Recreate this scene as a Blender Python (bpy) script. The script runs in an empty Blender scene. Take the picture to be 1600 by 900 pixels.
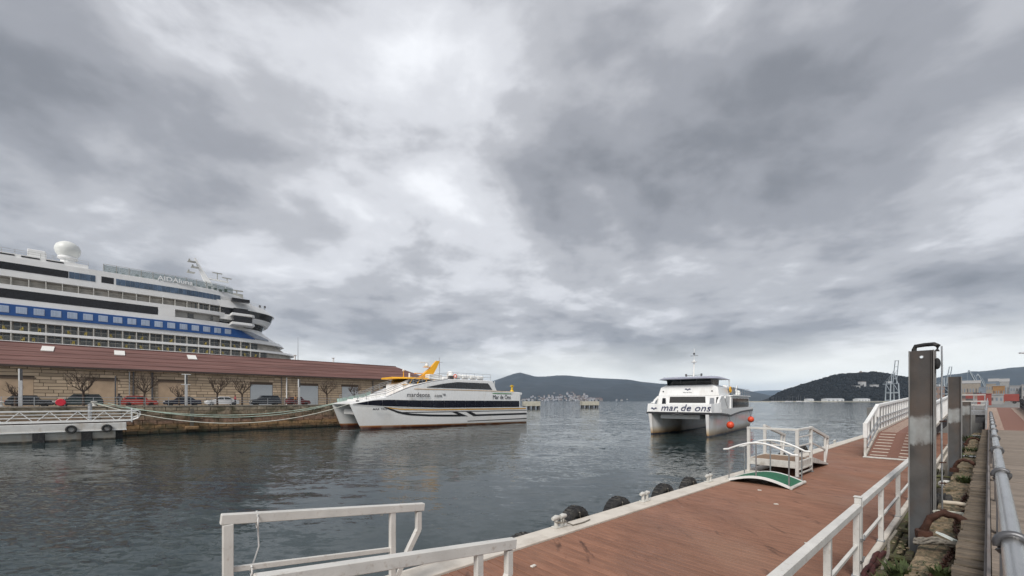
import bpy, bmesh, math, random
from mathutils import Vector, Matrix, Euler, noise as mnoise
random.seed(11)
R = math.radians
scene = bpy.context.scene
COL = scene.collection
# ------------------------------------------------------------------ camera
CAMZ = 4.4
FPX = 634.0
cd = bpy.data.cameras.new('camera'); cam = bpy.data.objects.new('camera', cd); COL.objects.link(cam)
cam.location = (0, 0, CAMZ); cam.rotation_euler = (R(90), 0, 0)
cd.sensor_width = 36; cd.lens = 36 * FPX / 1600; cd.shift_y = (626 - 450) / 1600
cd.clip_start = 0.05; cd.clip_end = 60000
scene.camera = cam
# ------------------------------------------------------------------ sky
SUN_EL, SUN_AZ = 44, 205            # azimuth measured clockwise from +Y
w = bpy.data.worlds.new('World'); scene.world = w; w.use_nodes = True
nt = w.node_tree; nt.nodes.clear()
def N(t, **kw):
    n = nt.nodes.new(t)
    for k, v in kw.items(): setattr(n, k, v)
    return n
def L(a, b): nt.links.new(a, b)
def wmath(op, a, b=None, clamp=False):
    n = N('ShaderNodeMath', operation=op, use_clamp=clamp)
    for i, s in enumerate((a, b)):
        if s is None: continue
        if isinstance(s, (int, float)): n.inputs[i].default_value = s
        else: L(s, n.inputs[i])
    return n.outputs[0]
out = N('ShaderNodeOutputWorld'); bg = N('ShaderNodeBackground'); L(bg.outputs[0], out.inputs[0])
tc = N('ShaderNodeTexCoord'); sep = N('ShaderNodeSeparateXYZ'); L(tc.outputs['Generated'], sep.inputs[0])
sky = N('ShaderNodeTexSky', sky_type='NISHITA', sun_disc=False)
sky.sun_elevation = R(SUN_EL); sky.sun_rotation = R(SUN_AZ); sky.air_density = 1.2; sky.dust_density = 3
zc = wmath('MAXIMUM', sep.outputs[2], 0.0)
zz = wmath('ADD', zc, 0.20)
cmb = N('ShaderNodeCombineXYZ')
L(wmath('DIVIDE', sep.outputs[0], zz), cmb.inputs[0]); L(wmath('DIVIDE', sep.outputs[1], zz), cmb.inputs[1])
cmb.inputs[2].default_value = 3.7
def cnoise(scale, detail, rough, dist, off):
    mp = N('ShaderNodeMapping'); L(cmb.outputs[0], mp.inputs[0]); mp.inputs['Location'].default_value = off
    n = N('ShaderNodeTexNoise'); L(mp.outputs[0], n.inputs['Vector'])
    n.inputs['Scale'].default_value = scale; n.inputs['Detail'].default_value = detail
    n.inputs['Roughness'].default_value = rough; n.inputs['Distortion'].default_value = dist
    return n.outputs['Fac']
SKY_OFF = (16.68, 55.0, 0)
n1 = cnoise(1.30, 9, 0.52, 0.30, SKY_OFF)
n2 = cnoise(0.62, 3, 0.45, 0.2, (SKY_OFF[0] + 5, SKY_OFF[1] + 2, 0))
n3 = cnoise(3.4, 8, 0.52, 0.2, (SKY_OFF[0] + 9, SKY_OFF[1] - 4, 0))
n4 = cnoise(8.5, 6, 0.58, 0.6, (SKY_OFF[0] - 3, SKY_OFF[1] + 8, 0))
f = wmath('ADD', wmath('ADD', wmath('MULTIPLY', n1, 0.48), wmath('MULTIPLY', n4, 0.045)), wmath('ADD', wmath('MULTIPLY', n2, 0.26), wmath('MULTIPLY', n3, 0.215)))
ramp = N('ShaderNodeValToRGB'); L(f, ramp.inputs[0])
cr = ramp.color_ramp; cr.interpolation = 'EASE'
cr.elements[0].position = 0.39; cr.elements[0].color = (0.150, 0.157, 0.174, 1)
cr.elements[1].position = 0.65; cr.elements[1].color = (0.60, 0.61, 0.635, 1)
e = cr.elements.new(0.46); e.color = (0.220, 0.227, 0.248, 1)
e = cr.elements.new(0.52); e.color = (0.315, 0.321, 0.342, 1)
e = cr.elements.new(0.575); e.color = (0.45, 0.457, 0.483, 1)
# paler, slightly warm air under the far cloud edge, broken by the same noise, all round the horizon
hz = N('ShaderNodeMapRange'); L(sep.outputs[2], hz.inputs[0])
hz.inputs[1].default_value = 0.045; hz.inputs[2].default_value = 0.14; hz.inputs[3].default_value = 1; hz.inputs[4].default_value = 0
hn = N('ShaderNodeMapRange'); L(n2, hn.inputs[0])
hn.inputs[1].default_value = 0.40; hn.inputs[2].default_value = 0.56; hn.inputs[3].default_value = 0.55; hn.inputs[4].default_value = 1.0
hm = wmath('MULTIPLY', hz.outputs[0], hn.outputs[0], True)
mixh = N('ShaderNodeMix', data_type='RGBA'); L(hm, mixh.inputs[0]); L(ramp.outputs[0], mixh.inputs[6])
mixh.inputs[7].default_value = (0.86, 0.86, 0.81, 1)
# thin cloud lets a little of the clear-sky light through
skm = N('ShaderNodeMix', data_type='RGBA', blend_type='MULTIPLY'); skm.inputs[0].default_value = 1
L(sky.outputs[0], skm.inputs[6]); skm.inputs[7].default_value = (0.05, 0.05, 0.05, 1)
mixs = N('ShaderNodeMix', data_type='RGBA'); mixs.inputs[0].default_value = 0.05
L(mixh.outputs[2], mixs.inputs[6]); L(skm.outputs[2], mixs.inputs[7])
L(mixs.outputs[2], bg.inputs[0]); bg.inputs[1].default_value = 0.79
# ------------------------------------------------------------------ sun and exposure
sd = bpy.data.lights.new('sun', 'SUN'); sd.energy = 1.5; sd.angle = R(24); sd.color = (1, 0.965, 0.92)
so = bpy.data.objects.new('sun', sd); COL.objects.link(so)
sdir = Vector((math.sin(R(SUN_AZ)) * math.cos(R(SUN_EL)), math.cos(R(SUN_AZ)) * math.cos(R(SUN_EL)), math.sin(R(SUN_EL))))
so.rotation_euler = sdir.to_track_quat('Z', 'Y').to_euler(); so.location = sdir * 300
vs = scene.view_settings; vs.view_transform = 'Standard'; vs.look = 'None'; vs.gamma = 1; vs.exposure = 1.12
scene.cycles.max_bounces = 6; scene.cycles.diffuse_bounces = 3; scene.cycles.glossy_bounces = 3
scene.cycles.transmission_bounces = 4; scene.cycles.transparent_max_bounces = 6; scene.cycles.volume_bounces = 1
scene.cycles.use_denoising = True

# ================================================================== materials
def mat(name, col, rough=0.6, metal=0.0, var=0.12, scale=6.0, bump=0.0, bscale=40.0, dirt=None, damt=0.5, dscale=2.0,
        rnd=0.0, spec=0.5, stretch=(1, 1, 1), world=False, detail=5, dlo=0.5, dhi=0.68, trans=0.0, alpha=1.0):
    m = bpy.data.materials.new(name); m.use_nodes = True
    t = m.node_tree; b = t.nodes['Principled BSDF']
    def n_(ty): return t.nodes.new(ty)
    c3 = tuple(col) + (1,)
    src = n_('ShaderNodeNewGeometry').outputs['Position'] if world else n_('ShaderNodeTexCoord').outputs['Object']
    mp = n_('ShaderNodeMapping'); t.links.new(src, mp.inputs[0]); mp.inputs['Scale'].default_value = stretch
    oi = n_('ShaderNodeObjectInfo')
    ad = n_('ShaderNodeVectorMath'); ad.operation = 'MULTIPLY_ADD'
    cx = n_('ShaderNodeCombineXYZ'); t.links.new(oi.outputs['Random'], cx.inputs[0]); t.links.new(oi.outputs['Random'], cx.inputs[1])
    t.links.new(cx.outputs[0], ad.inputs[0]); ad.inputs[1].default_value = (37, 91, 0); t.links.new(mp.outputs[0], ad.inputs[2])
    nz = n_('ShaderNodeTexNoise'); t.links.new(ad.outputs[0], nz.inputs['Vector'])
    nz.inputs['Scale'].default_value = scale; nz.inputs['Detail'].default_value = detail
    mr = n_('ShaderNodeMapRange'); t.links.new(nz.outputs['Fac'], mr.inputs[0])
    mr.inputs[1].default_value = 0.3; mr.inputs[2].default_value = 0.7; mr.inputs[3].default_value = 1 - var; mr.inputs[4].default_value = 1 + var
    val = mr.outputs[0]
    if rnd:
        r2 = n_('ShaderNodeMapRange'); t.links.new(oi.outputs['Random'], r2.inputs[0])
        r2.inputs[3].default_value = 1 - rnd; r2.inputs[4].default_value = 1 + rnd
        mm = n_('ShaderNodeMath'); mm.operation = 'MULTIPLY'; t.links.new(val, mm.inputs[0]); t.links.new(r2.outputs[0], mm.inputs[1]); val = mm.outputs[0]
    sc = n_('ShaderNodeVectorMath'); sc.operation = 'SCALE'; sc.inputs[0].default_value = col; t.links.new(val, sc.inputs['Scale'])
    colsock = sc.outputs[0]
    if dirt:
        dn = n_('ShaderNodeTexNoise'); t.links.new(ad.outputs[0], dn.inputs['Vector'])
        dn.inputs['Scale'].default_value = dscale; dn.inputs['Detail'].default_value = 8; dn.inputs['Roughness'].default_value = 0.65
        dr = n_('ShaderNodeMapRange'); t.links.new(dn.outputs['Fac'], dr.inputs[0])
        dr.inputs[1].default_value = dlo; dr.inputs[2].default_value = dhi; dr.inputs[3].default_value = 0; dr.inputs[4].default_value = damt
        mx = n_('ShaderNodeMix'); mx.data_type = 'RGBA'; t.links.new(dr.outputs[0], mx.inputs[0]); t.links.new(colsock, mx.inputs[6])
        mx.inputs[7].default_value = tuple(dirt) + (1,); colsock = mx.outputs[2]
    t.links.new(colsock, b.inputs['Base Color'])
    b.inputs['Roughness'].default_value = rough; b.inputs['Metallic'].default_value = metal
    b.inputs['Specular IOR Level'].default_value = spec
    if trans: b.inputs['Transmission Weight'].default_value = trans
    if alpha < 1: b.inputs['Alpha'].default_value = alpha
    if bump:
        bn = n_('ShaderNodeTexNoise'); t.links.new(ad.outputs[0], bn.inputs['Vector'])
        bn.inputs['Scale'].default_value = bscale; bn.inputs['Detail'].default_value = 4
        bp = n_('ShaderNodeBump'); bp.inputs['Strength'].default_value = bump; bp.inputs['Distance'].default_value = 0.02
        t.links.new(bn.outputs['Fac'], bp.inputs['Height']); t.links.new(bp.outputs[0], b.inputs['Normal'])
    return m
def zpaint(name, stops, rough=0.5, axis=2, nscale=2.0, namp=0.3, var=0.1, bump=0.0, dirt=None, damt=0.0, dscale=2.0, stretch=(1, 1, 1), tilt=0.0):
    """paint whose colour changes at heights in the object's own coordinates (waterline bands, rust, weed)"""
    m = mat(name, (1, 1, 1), rough, var=var, scale=3, bump=bump, dirt=None)
    t = m.node_tree; b = t.nodes['Principled BSDF']
    old = b.inputs['Base Color'].links[0].from_socket
    tcn = t.nodes.new('ShaderNodeTexCoord'); sp = t.nodes.new('ShaderNodeSeparateXYZ'); t.links.new(tcn.outputs['Object'], sp.inputs[0])
    mp = t.nodes.new('ShaderNodeMapping'); t.links.new(tcn.outputs['Object'], mp.inputs[0]); mp.inputs['Scale'].default_value = stretch
    nz = t.nodes.new('ShaderNodeTexNoise'); t.links.new(mp.outputs[0], nz.inputs['Vector']); nz.inputs['Scale'].default_value = nscale; nz.inputs['Detail'].default_value = 7
    ma = t.nodes.new('ShaderNodeMath'); ma.operation = 'MULTIPLY_ADD'; t.links.new(nz.outputs['Fac'], ma.inputs[0]); ma.inputs[1].default_value = namp * 2
    tl = t.nodes.new('ShaderNodeMath'); tl.operation = 'MULTIPLY_ADD'; t.links.new(sp.outputs[0], tl.inputs[0]); tl.inputs[1].default_value = tilt; t.links.new(sp.outputs[axis], tl.inputs[2]); t.links.new(tl.outputs[0], ma.inputs[2])
    lo, hi = stops[0][0], stops[-1][0]
    mr = t.nodes.new('ShaderNodeMapRange'); t.links.new(ma.outputs[0], mr.inputs[0]); mr.inputs[1].default_value = lo + namp; mr.inputs[2].default_value = hi + namp
    rp = t.nodes.new('ShaderNodeValToRGB'); t.links.new(mr.outputs[0], rp.inputs[0])
    els = rp.color_ramp.elements
    while len(els) < len(stops): els.new(0.5)
    for i, (z, c) in enumerate(stops): els[i].position = (z - lo) / (hi - lo); els[i].color = tuple(c) + (1,)
    mu = t.nodes.new('ShaderNodeMix'); mu.data_type = 'RGBA'; mu.blend_type = 'MULTIPLY'; mu.inputs[0].default_value = 1
    t.links.new(rp.outputs[0], mu.inputs[6]); t.links.new(old, mu.inputs[7])
    res = mu.outputs[2]
    if dirt:
        dn = t.nodes.new('ShaderNodeTexNoise'); t.links.new(mp.outputs[0], dn.inputs['Vector']); dn.inputs['Scale'].default_value = dscale; dn.inputs['Detail'].default_value = 8
        dr = t.nodes.new('ShaderNodeMapRange'); t.links.new(dn.outputs['Fac'], dr.inputs[0]); dr.inputs[1].default_value = 0.48; dr.inputs[2].default_value = 0.66; dr.inputs[4].default_value = damt
        mx = t.nodes.new('ShaderNodeMix'); mx.data_type = 'RGBA'; t.links.new(dr.outputs[0], mx.inputs[0]); t.links.new(res, mx.inputs[6]); mx.inputs[7].default_value = tuple(dirt) + (1,); res = mx.outputs[2]
    t.links.new(res, b.inputs['Base Color'])
    return m
WHITE = mat('white_paint', (0.80, 0.80, 0.78), 0.42, var=0.04, dirt=(0.50, 0.47, 0.42), damt=0.25, dscale=1.2)
BOATWHITE = mat('boat_white', (0.82, 0.82, 0.81), 0.28, var=0.04, dirt=(0.55, 0.50, 0.43), damt=0.32, dscale=1.3, stretch=(1, 1, 0.2))
SHIPWHITE = mat('ship_white', (0.80, 0.80, 0.79), 0.4, var=0.03, scale=0.6, dirt=(0.62, 0.60, 0.56), damt=0.25, dscale=0.12, stretch=(1, 1, 0.4))
RAILWHITE = mat('rail_white', (0.60, 0.585, 0.55), 0.55, var=0.10, scale=4, bump=0.12, bscale=60, dirt=(0.26, 0.19, 0.13), damt=0.6, dscale=14, dlo=0.58, dhi=0.74)
GALV = mat('galvanised_steel', (0.42, 0.43, 0.44), 0.42, 0.75, var=0.18, scale=14, dirt=(0.24, 0.22, 0.20), damt=0.5, dscale=4)
STAINLESS = mat('stainless_pipe', (0.60, 0.59, 0.57), 0.27, 1.0, var=0.07, scale=3, bump=0.05, bscale=25, dirt=(0.35, 0.34, 0.33), damt=0.35, dscale=5, stretch=(0.3, 1, 1))
DARKSTEEL = mat('dark_steel', (0.10, 0.10, 0.105), 0.5, 0.4, var=0.2, dirt=(0.12, 0.07, 0.04), damt=0.4)
BLACKGLASS = mat('dark_glass', (0.008, 0.009, 0.012), 0.06, var=0.1, spec=0.6)
NAVYGLASS = mat('navy_glass', (0.012, 0.013, 0.022), 0.16, var=0.2, spec=0.3)
BLUEGLASS = mat('blue_glass', (0.07, 0.11, 0.17), 0.12, var=0.3, scale=0.5, rnd=0.25)
RUBBER = mat('black_rubber', (0.020, 0.020, 0.021), 0.8, var=0.4, scale=9, bump=0.4, bscale=35, dirt=(0.13, 0.12, 0.10), damt=0.6, dscale=5)
BLACKPAINT = mat('black_paint', (0.012, 0.012, 0.014), 0.35, var=0.2)
RUST = mat('rusty_iron', (0.075, 0.032, 0.020), 0.85, 0.2, var=0.35, scale=14, bump=0.5, bscale=45, dirt=(0.025, 0.014, 0.011), damt=0.7, dscale=7)
ROPEG = mat('green_white_rope', (0.42, 0.52, 0.44), 0.9, var=0.25, scale=3)
ROPEW = mat('pale_rope', (0.55, 0.55, 0.48), 0.9, var=0.25, scale=20, bump=0.4, bscale=90)
ROPEGREY = mat('grey_old_rope', (0.20, 0.18, 0.15), 0.95, var=0.35, scale=30, bump=0.6, bscale=90)
ORANGE = mat('orange_paint', (0.80, 0.40, 0.018), 0.38, var=0.06)
REDBUOY = mat('red_buoy', (0.72, 0.075, 0.025), 0.42, var=0.12, scale=3, dirt=(0.40, 0.10, 0.05), damt=0.4)
GREENMAT = mat('green_turf', (0.020, 0.135, 0.070), 0.9, var=0.22, scale=25, bump=0.5, bscale=120, dirt=(0.06, 0.13, 0.09), damt=0.5)
DIRTYFRAME = mat('weathered_white_frame', (0.58, 0.57, 0.53), 0.6, var=0.1, dirt=(0.30, 0.27, 0.22), damt=0.6, dscale=4)
PLYWOOD = mat('platform_board', (0.25, 0.16, 0.10), 0.75, var=0.15, scale=10, stretch=(1, 6, 1))
MOSSWOOD = mat('mossy_timber', (0.105, 0.088, 0.052), 0.95, var=0.35, scale=10, bump=0.7, bscale=30, dirt=(0.085, 0.10, 0.03), damt=0.8, dscale=5, dlo=0.45, dhi=0.6)
GREYWOOD = mat('weathered_plank', (0.225, 0.185, 0.150), 0.9, var=0.22, scale=5, bump=0.35, bscale=22, dirt=(0.10, 0.085, 0.065), damt=0.6, dscale=4, rnd=0.16, stretch=(14, 1, 1))
FOLIAGE = mat('weed_leaf', (0.055, 0.078, 0.022), 0.8, var=0.5, scale=5, rnd=0.2)
CLEARGLASS = mat('screen_glass', (0.30, 0.36, 0.36), 0.15, var=0.1, alpha=0.5)

# ================================================================== mesh building
class MB:
    def __init__(s): s.v = []; s.f = []
    def add(s, vs_, fs):
        o = len(s.v); s.v += [tuple(p) for p in vs_]; s.f += [tuple(i + o for i in q) for q in fs]; return s
    def box(s, c, d, rot=None):
        x, y, z = d[0] / 2, d[1] / 2, d[2] / 2
        ps = [Vector(p) for p in ((-x, -y, -z), (x, -y, -z), (x, y, -z), (-x, y, -z), (-x, -y, z), (x, -y, z), (x, y, z), (-x, y, z))]
        if rot is not None: ps = [rot @ p for p in ps]
        c = Vector(c)
        return s.add([p + c for p in ps], [(0, 3, 2, 1), (4, 5, 6, 7), (0, 1, 5, 4), (1, 2, 6, 5), (2, 3, 7, 6), (3, 0, 4, 7)])
    def bb(s, x0, x1, y0, y1, z0, z1): return s.box(((x0 + x1) / 2, (y0 + y1) / 2, (z0 + z1) / 2), (x1 - x0, y1 - y0, z1 - z0))
    def bar(s, a, b, w, h, up=(0, 0, 1)):
        a = Vector(a); b = Vector(b); d = (b - a); l = d.length; d.normalize(); up = Vector(up)
        if abs(d.dot(up)) > 0.98: up = Vector((1, 0, 0))
        sx = d.cross(up).normalized(); uu = sx.cross(d)
        m = Matrix((d, sx, uu)).transposed()
        return s.box((a + b) / 2, (l, w, h), m)
    def tube(s, a, b, r0, r1=None, n=8, cap=True):
        r1 = r0 if r1 is None else r1
        a = Vector(a); b = Vector(b); d = (b - a).normalized()
        up = Vector((0, 0, 1)) if abs(d.z) < 0.95 else Vector((1, 0, 0))
        p = d.cross(up).normalized(); q = p.cross(d)
        vs_ = []
        for c, r in ((a, r0), (b, r1)):
            for i in range(n):
                t = 2 * math.pi * i / n; vs_.append(c + (p * math.cos(t) + q * math.sin(t)) * r)
        fs = [(i, (i + 1) % n, n + (i + 1) % n, n + i) for i in range(n)]
        if cap: fs += [tuple(range(n - 1, -1, -1)), tuple(range(n, 2 * n))]
        return s.add(vs_, fs)
    def path(s, pts, r, n=8, closed=False, flat=None):
        pts = [Vector(p) for p in pts]; m = len(pts); vs_ = []; fs = []
        for i, c in enumerate(pts):
            d = (pts[(i + 1) % m] - pts[i - 1]) if closed or 0 < i < m - 1 else (pts[1] - pts[0] if i == 0 else pts[-1] - pts[-2])
            d.normalize(); up = Vector((0, 0, 1)) if abs(d.z) < 0.9 else Vector((0.3, 1, 0)).normalized()
            p = d.cross(up).normalized(); q = p.cross(d); rr = r[i] if isinstance(r, (list, tuple)) else r
            for k in range(n):
                t = 2 * math.pi * k / n; vs_.append(c + (p * math.cos(t) + q * math.sin(t)) * rr)
        for i in range(m if closed else m - 1):
            j = (i + 1) % m
            for k in range(n): fs.append((i * n + k, i * n + (k + 1) % n, j * n + (k + 1) % n, j * n + k))
        if not closed: fs += [tuple(range(n - 1, -1, -1)), tuple(range((m - 1) * n, m * n))]
        return s.add(vs_, fs)
    def prism(s, poly, axis, a, b):
        """poly of (p,q): axis 'y' -> (x,z) extruded in y; 'x' -> (y,z); 'z' -> (x,y)"""
        def mk(p, q, t): return {'y': (p, t, q), 'x': (t, p, q), 'z': (p, q, t)}[axis]
        n = len(poly)
        vs_ = [mk(p, q, a) for p, q in poly] + [mk(p, q, b) for p, q in poly]
        return s.add(vs_, [tuple(range(n - 1, -1, -1)), tuple(range(n, 2 * n))] + [(i, (i + 1) % n, n + (i + 1) % n, n + i) for i in range(n)])
    def loft(s, rings, cap=True, closed=True):
        n = len(rings[0]); vs_ = [p for r in rings for p in r]; fs = []
        for i in range(len(rings) - 1):
            for k in range(n if closed else n - 1):
                fs.append((i * n + k, i * n + (k + 1) % n, (i + 1) * n + (k + 1) % n, (i + 1) * n + k))
        if cap: fs += [tuple(range(n - 1, -1, -1)), tuple(range((len(rings) - 1) * n, len(rings) * n))]
        return s.add(vs_, fs)
    def lathe(s, prof, n=16, c=(0, 0, 0), axis='z'):
        rings = []
        for r, h in prof:
            ring = []
            for i in range(n):
                t = 2 * math.pi * i / n; a, b = r * math.cos(t), r * math.sin(t)
                p = {'z': (a, b, h), 'x': (h, a, b), 'y': (b, h, a)}[axis]
                ring.append((p[0] + c[0], p[1] + c[1], p[2] + c[2]))
            rings.append(ring)
        return s.loft(rings)
    def ball(s, c, r, n=10, sc=(1, 1, 1)):
        prof = [(max(1e-3, math.sin(math.pi * i / n)) * r, -math.cos(math.pi * i / n) * r) for i in range(n + 1)]
        o = len(s.v); s.lathe(prof, n + 4)
        for i in range(o, len(s.v)):
            p = s.v[i]; s.v[i] = (p[0] * sc[0] + c[0], p[1] * sc[1] + c[1], p[2] * sc[2] + c[2])
        return s
    def torus(s, c, Rr, r, axis='y', n=20, k=8, arc=None):
        m = n if arc is None else n + 1; a0, a1 = (0, 2 * math.pi) if arc is None else arc
        pts = []
        for i in range(m):
            t = a0 + (a1 - a0) * i / n; a, b = Rr * math.cos(t), Rr * math.sin(t)
            p = {'y': (a, 0, b), 'x': (0, a, b), 'z': (a, b, 0)}[axis]
            pts.append((p[0] + c[0], p[1] + c[1], p[2] + c[2]))
        return s.path(pts, r, k, closed=arc is None)
    def build(s, name, m, parent=None, smooth=None, bevel=0, loc=None):
        me = bpy.data.meshes.new(name); me.from_pydata(s.v, [], s.f)
        bm = bmesh.new(); bm.from_mesh(me); bmesh.ops.recalc_face_normals(bm, faces=bm.faces); bm.to_mesh(me); bm.free()
        me.materials.append(m)
        if smooth is not None:
            me.polygons.foreach_set('use_smooth', [True] * len(me.polygons)); me.set_sharp_from_angle(angle=R(smooth))
        o = bpy.data.objects.new(name, me); COL.objects.link(o)
        if parent is not None: o.parent = parent
        if loc is not None: o.location = loc
        if bevel:
            b = o.modifiers.new('edge', 'BEVEL'); b.width = bevel; b.segments = 1; b.limit_method = 'ANGLE'; b.angle_limit = R(40)
        return o
def tag(o, label=None, cat=None, group=None, kind=None):
    if label: o['label'] = label
    if cat: o['category'] = cat
    if group: o['group'] = group
    if kind: o['kind'] = kind
    return o
def thing(name, label, cat, loc=(0, 0, 0), rz=0.0, group=None, kind=None):
    o = bpy.data.objects.new(name, None); COL.objects.link(o); o.location = loc; o.rotation_euler = (0, 0, rz); o.empty_display_size = 0.3
    return tag(o, label, cat, group, kind)
def inst(src, name, parent, loc=(0, 0, 0), rot=(0, 0, 0), sc=(1, 1, 1)):
    o = bpy.data.objects.new(name, src.data); COL.objects.link(o); o.parent = parent; o.location = loc; o.rotation_euler = rot; o.scale = sc
    return o
def dup(root, loc=None, rz=None, label=None, scale=None):
    def cp(o, par):
        c = o.copy(); COL.objects.link(c); c.parent = par
        for ch in list(o.children): cp(ch, c)
        return c
    r = cp(root, root.parent)
    if loc is not None: r.location = loc
    if rz is not None: r.rotation_euler = (0, 0, rz)
    if scale is not None: r.scale = scale
    if label: r['label'] = label
    return r
def text(name, body, size, m, parent, loc, rot, shear=0.0, ext=0.012, sx=1.0, spacing=1.0, bold=0.0):
    c = bpy.data.curves.new(name, 'FONT'); c.body = body; c.size = size; c.shear = shear; c.extrude = ext; c.space_character = spacing; c.offset = bold
    c.resolution_u = 3
    tmp = bpy.data.objects.new('font_tmp', c); COL.objects.link(tmp); bpy.context.view_layer.update()
    me = bpy.data.meshes.new_from_object(tmp.evaluated_get(bpy.context.evaluated_depsgraph_get()))
    bpy.data.objects.remove(tmp); me.materials.clear(); me.materials.append(m)
    o = bpy.data.objects.new(name, me); COL.objects.link(o); o.parent = parent; o.location = loc; o.rotation_euler = rot; o.scale = (sx, 1, 1)
    return o
class Frame:
    def __init__(s, deg): s.a = R(deg); s.c, s.s = math.cos(s.a), math.sin(s.a)
    def __call__(s, u, v, z=0): return (u * s.c - v * s.s, u * s.s + v * s.c, z)
PF = Frame(41.0)     # floating pontoon
QF = Frame(40.4)     # quay the camera stands on
WF = Frame(44.73)    # far quay, warehouse, cruise ship
def lerp(a, b, t): return a + (b - a) * t
def sstep(a, b, x):
    t = min(1, max(0, (x - a) / (b - a))); return t * t * (3 - 2 * t)
def interp(tab, x):
    if x <= tab[0][0]: return tab[0][1]
    for (x0, y0), (x1, y1) in zip(tab, tab[1:]):
        if x <= x1: return y0 + (y1 - y0) * (x - x0) / (x1 - x0)
    return tab[-1][1]

# ================================================================== water
def water_mat():
    m = bpy.data.materials.new('harbour_water'); m.use_nodes = True; t = m.node_tree; b = t.nodes['Principled BSDF']
    g = t.nodes.new('ShaderNodeNewGeometry')
    def nz(scale, stretch, rot, detail, rough=0.55, dist=0.0, col=True):
        mp = t.nodes.new('ShaderNodeMapping'); t.links.new(g.outputs['Position'], mp.inputs[0]); mp.inputs['Scale'].default_value = stretch; mp.inputs['Rotation'].default_value = (0, 0, R(rot))
        n = t.nodes.new('ShaderNodeTexNoise'); t.links.new(mp.outputs[0], n.inputs['Vector'])
        n.inputs['Scale'].default_value = scale; n.inputs['Detail'].default_value = detail; n.inputs['Roughness'].default_value = rough; n.inputs['Distortion'].default_value = dist
        return n.outputs['Color'] if col else n.outputs['Fac']
    def mth(op, a, b_):
        n = t.nodes.new('ShaderNodeMath'); n.operation = op
        for i, s in enumerate((a, b_)):
            if isinstance(s, (int, float)): n.inputs[i].default_value = s
            else: t.links.new(s, n.inputs[i])
        return n.outputs[0]
    chop = nz(2.2, (1.0, 1.9, 1), 18, 5, 0.6, 0.4)
    fine = nz(6.0, (1.0, 2.0, 1), -12, 3, 0.5)
    swell = nz(0.42, (1.0, 2.4, 1), 10, 3)
    patch = nz(0.045, (1.0, 2.2, 1), 25, 5, 0.6, 0.8, False)        # wind patches: smoother and choppier areas
    pr = t.nodes.new('ShaderNodeMapRange'); t.links.new(patch, pr.inputs[0]); pr.inputs[1].default_value = 0.40; pr.inputs[2].default_value = 0.62; pr.inputs[3].default_value = 0.20; pr.inputs[4].default_value = 1.05
    def vop(op, a_, b_):
        n = t.nodes.new('ShaderNodeVectorMath'); n.operation = op
        for i, q in enumerate((a_, b_)):
            if isinstance(q, tuple): n.inputs[i].default_value = q
            else: t.links.new(q, n.inputs[i])
        return n.outputs[0]
    def amp(vec, k):
        n = t.nodes.new('ShaderNodeVectorMath'); n.operation = 'SCALE'; t.links.new(vec, n.inputs[0])
        if isinstance(k, float): n.inputs['Scale'].default_value = k
        else: t.links.new(k, n.inputs['Scale'])
        return n.outputs[0]
    half = (0.5, 0.5, 0.5)
    c1 = amp(amp(vop('SUBTRACT', chop, half), 0.50), pr.outputs[0]); c2 = amp(amp(vop('SUBTRACT', fine, half), 0.20), pr.outputs[0]); c3 = amp(vop('SUBTRACT', swell, half), 0.20)
    tot = vop('MULTIPLY', vop('ADD', vop('ADD', c1, c2), c3), (1.0, 1.0, 0.0))
    nrm = t.nodes.new('ShaderNodeVectorMath'); nrm.operation = 'NORMALIZE'; t.links.new(vop('ADD', tot, (0.0, 0.0, 1.0)), nrm.inputs[0])
    t.links.new(nrm.outputs[0], b.inputs['Normal'])
    b.inputs['Base Color'].default_value = (0.017, 0.032, 0.034, 1); b.inputs['Roughness'].default_value = 0.08; b.inputs['IOR'].default_value = 1.333
    return m
wm = MB(); wm.add([(-14000, -3000, 0), (14000, -3000, 0), (14000, 24000, 0), (-14000, 24000, 0)], [(0, 1, 2, 3)])
tag(wm.build('water', water_mat()), 'grey green harbour water with small wind ripples', 'water', kind='structure')

# ================================================================== hills
def ptpx(px, y, D): return ((px - 800) / FPX * D, D, CAMZ - (y - 626) / FPX * D)
def hill(name, label, prof, D, depth_f, depth_b, m, amp=0.06, seed=0, nx=90, ny=16, nscale=1.0):
    """ridge running across the view with a real front and back slope; prof = (pixel column, ridge row) read at distance D"""
    x0, x1 = prof[0][0], prof[-1][0]; vs_, fs = [], []
    for i in range(nx + 1):
        px = lerp(x0, x1, i / nx); X, _, Z = ptpx(px, interp(prof, px), D)
        for j in range(ny + 1):
            t = j / ny
            if t < 0.6:
                k = t / 0.6; y = D - depth_f * (1 - k); h = (0.75 * k + 0.25 * sstep(0, 1, k))
            else:
                k = (t - 0.6) / 0.4; y = D + depth_b * k; h = 1 - sstep(0, 1, k)
            xx = X * (1 + (y - D) / D * 0.55)
            nn = mnoise.fractal(Vector((xx, y, seed * 77.0)) * (nscale * 3.0 / D * 2.2), 1.0, 2.1, 5)
            hh = Z * h * (1 + amp * 2.2 * nn * (1 if 0.05 < t < 0.58 else 0.35)) - 4 * (1 - h)
            vs_.append((xx, y + nn * depth_f * 0.05, hh - (6 if j in (0, ny) else 0)))
    for i in range(nx):
        for j in range(ny):
            a = i * (ny + 1) + j; fs.append((a, a + ny + 1, a + ny + 2, a + 1))
    o = MB().add(vs_, fs).build(name, m, smooth=60)
    return tag(o, label, 'hill', kind='structure')
HILLM = mat('far_forest', (0.020, 0.026, 0.030), 0.95, var=0.45, scale=0.004, detail=9, world=True, dirt=(0.05, 0.052, 0.05), damt=0.5, dscale=0.006)
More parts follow.
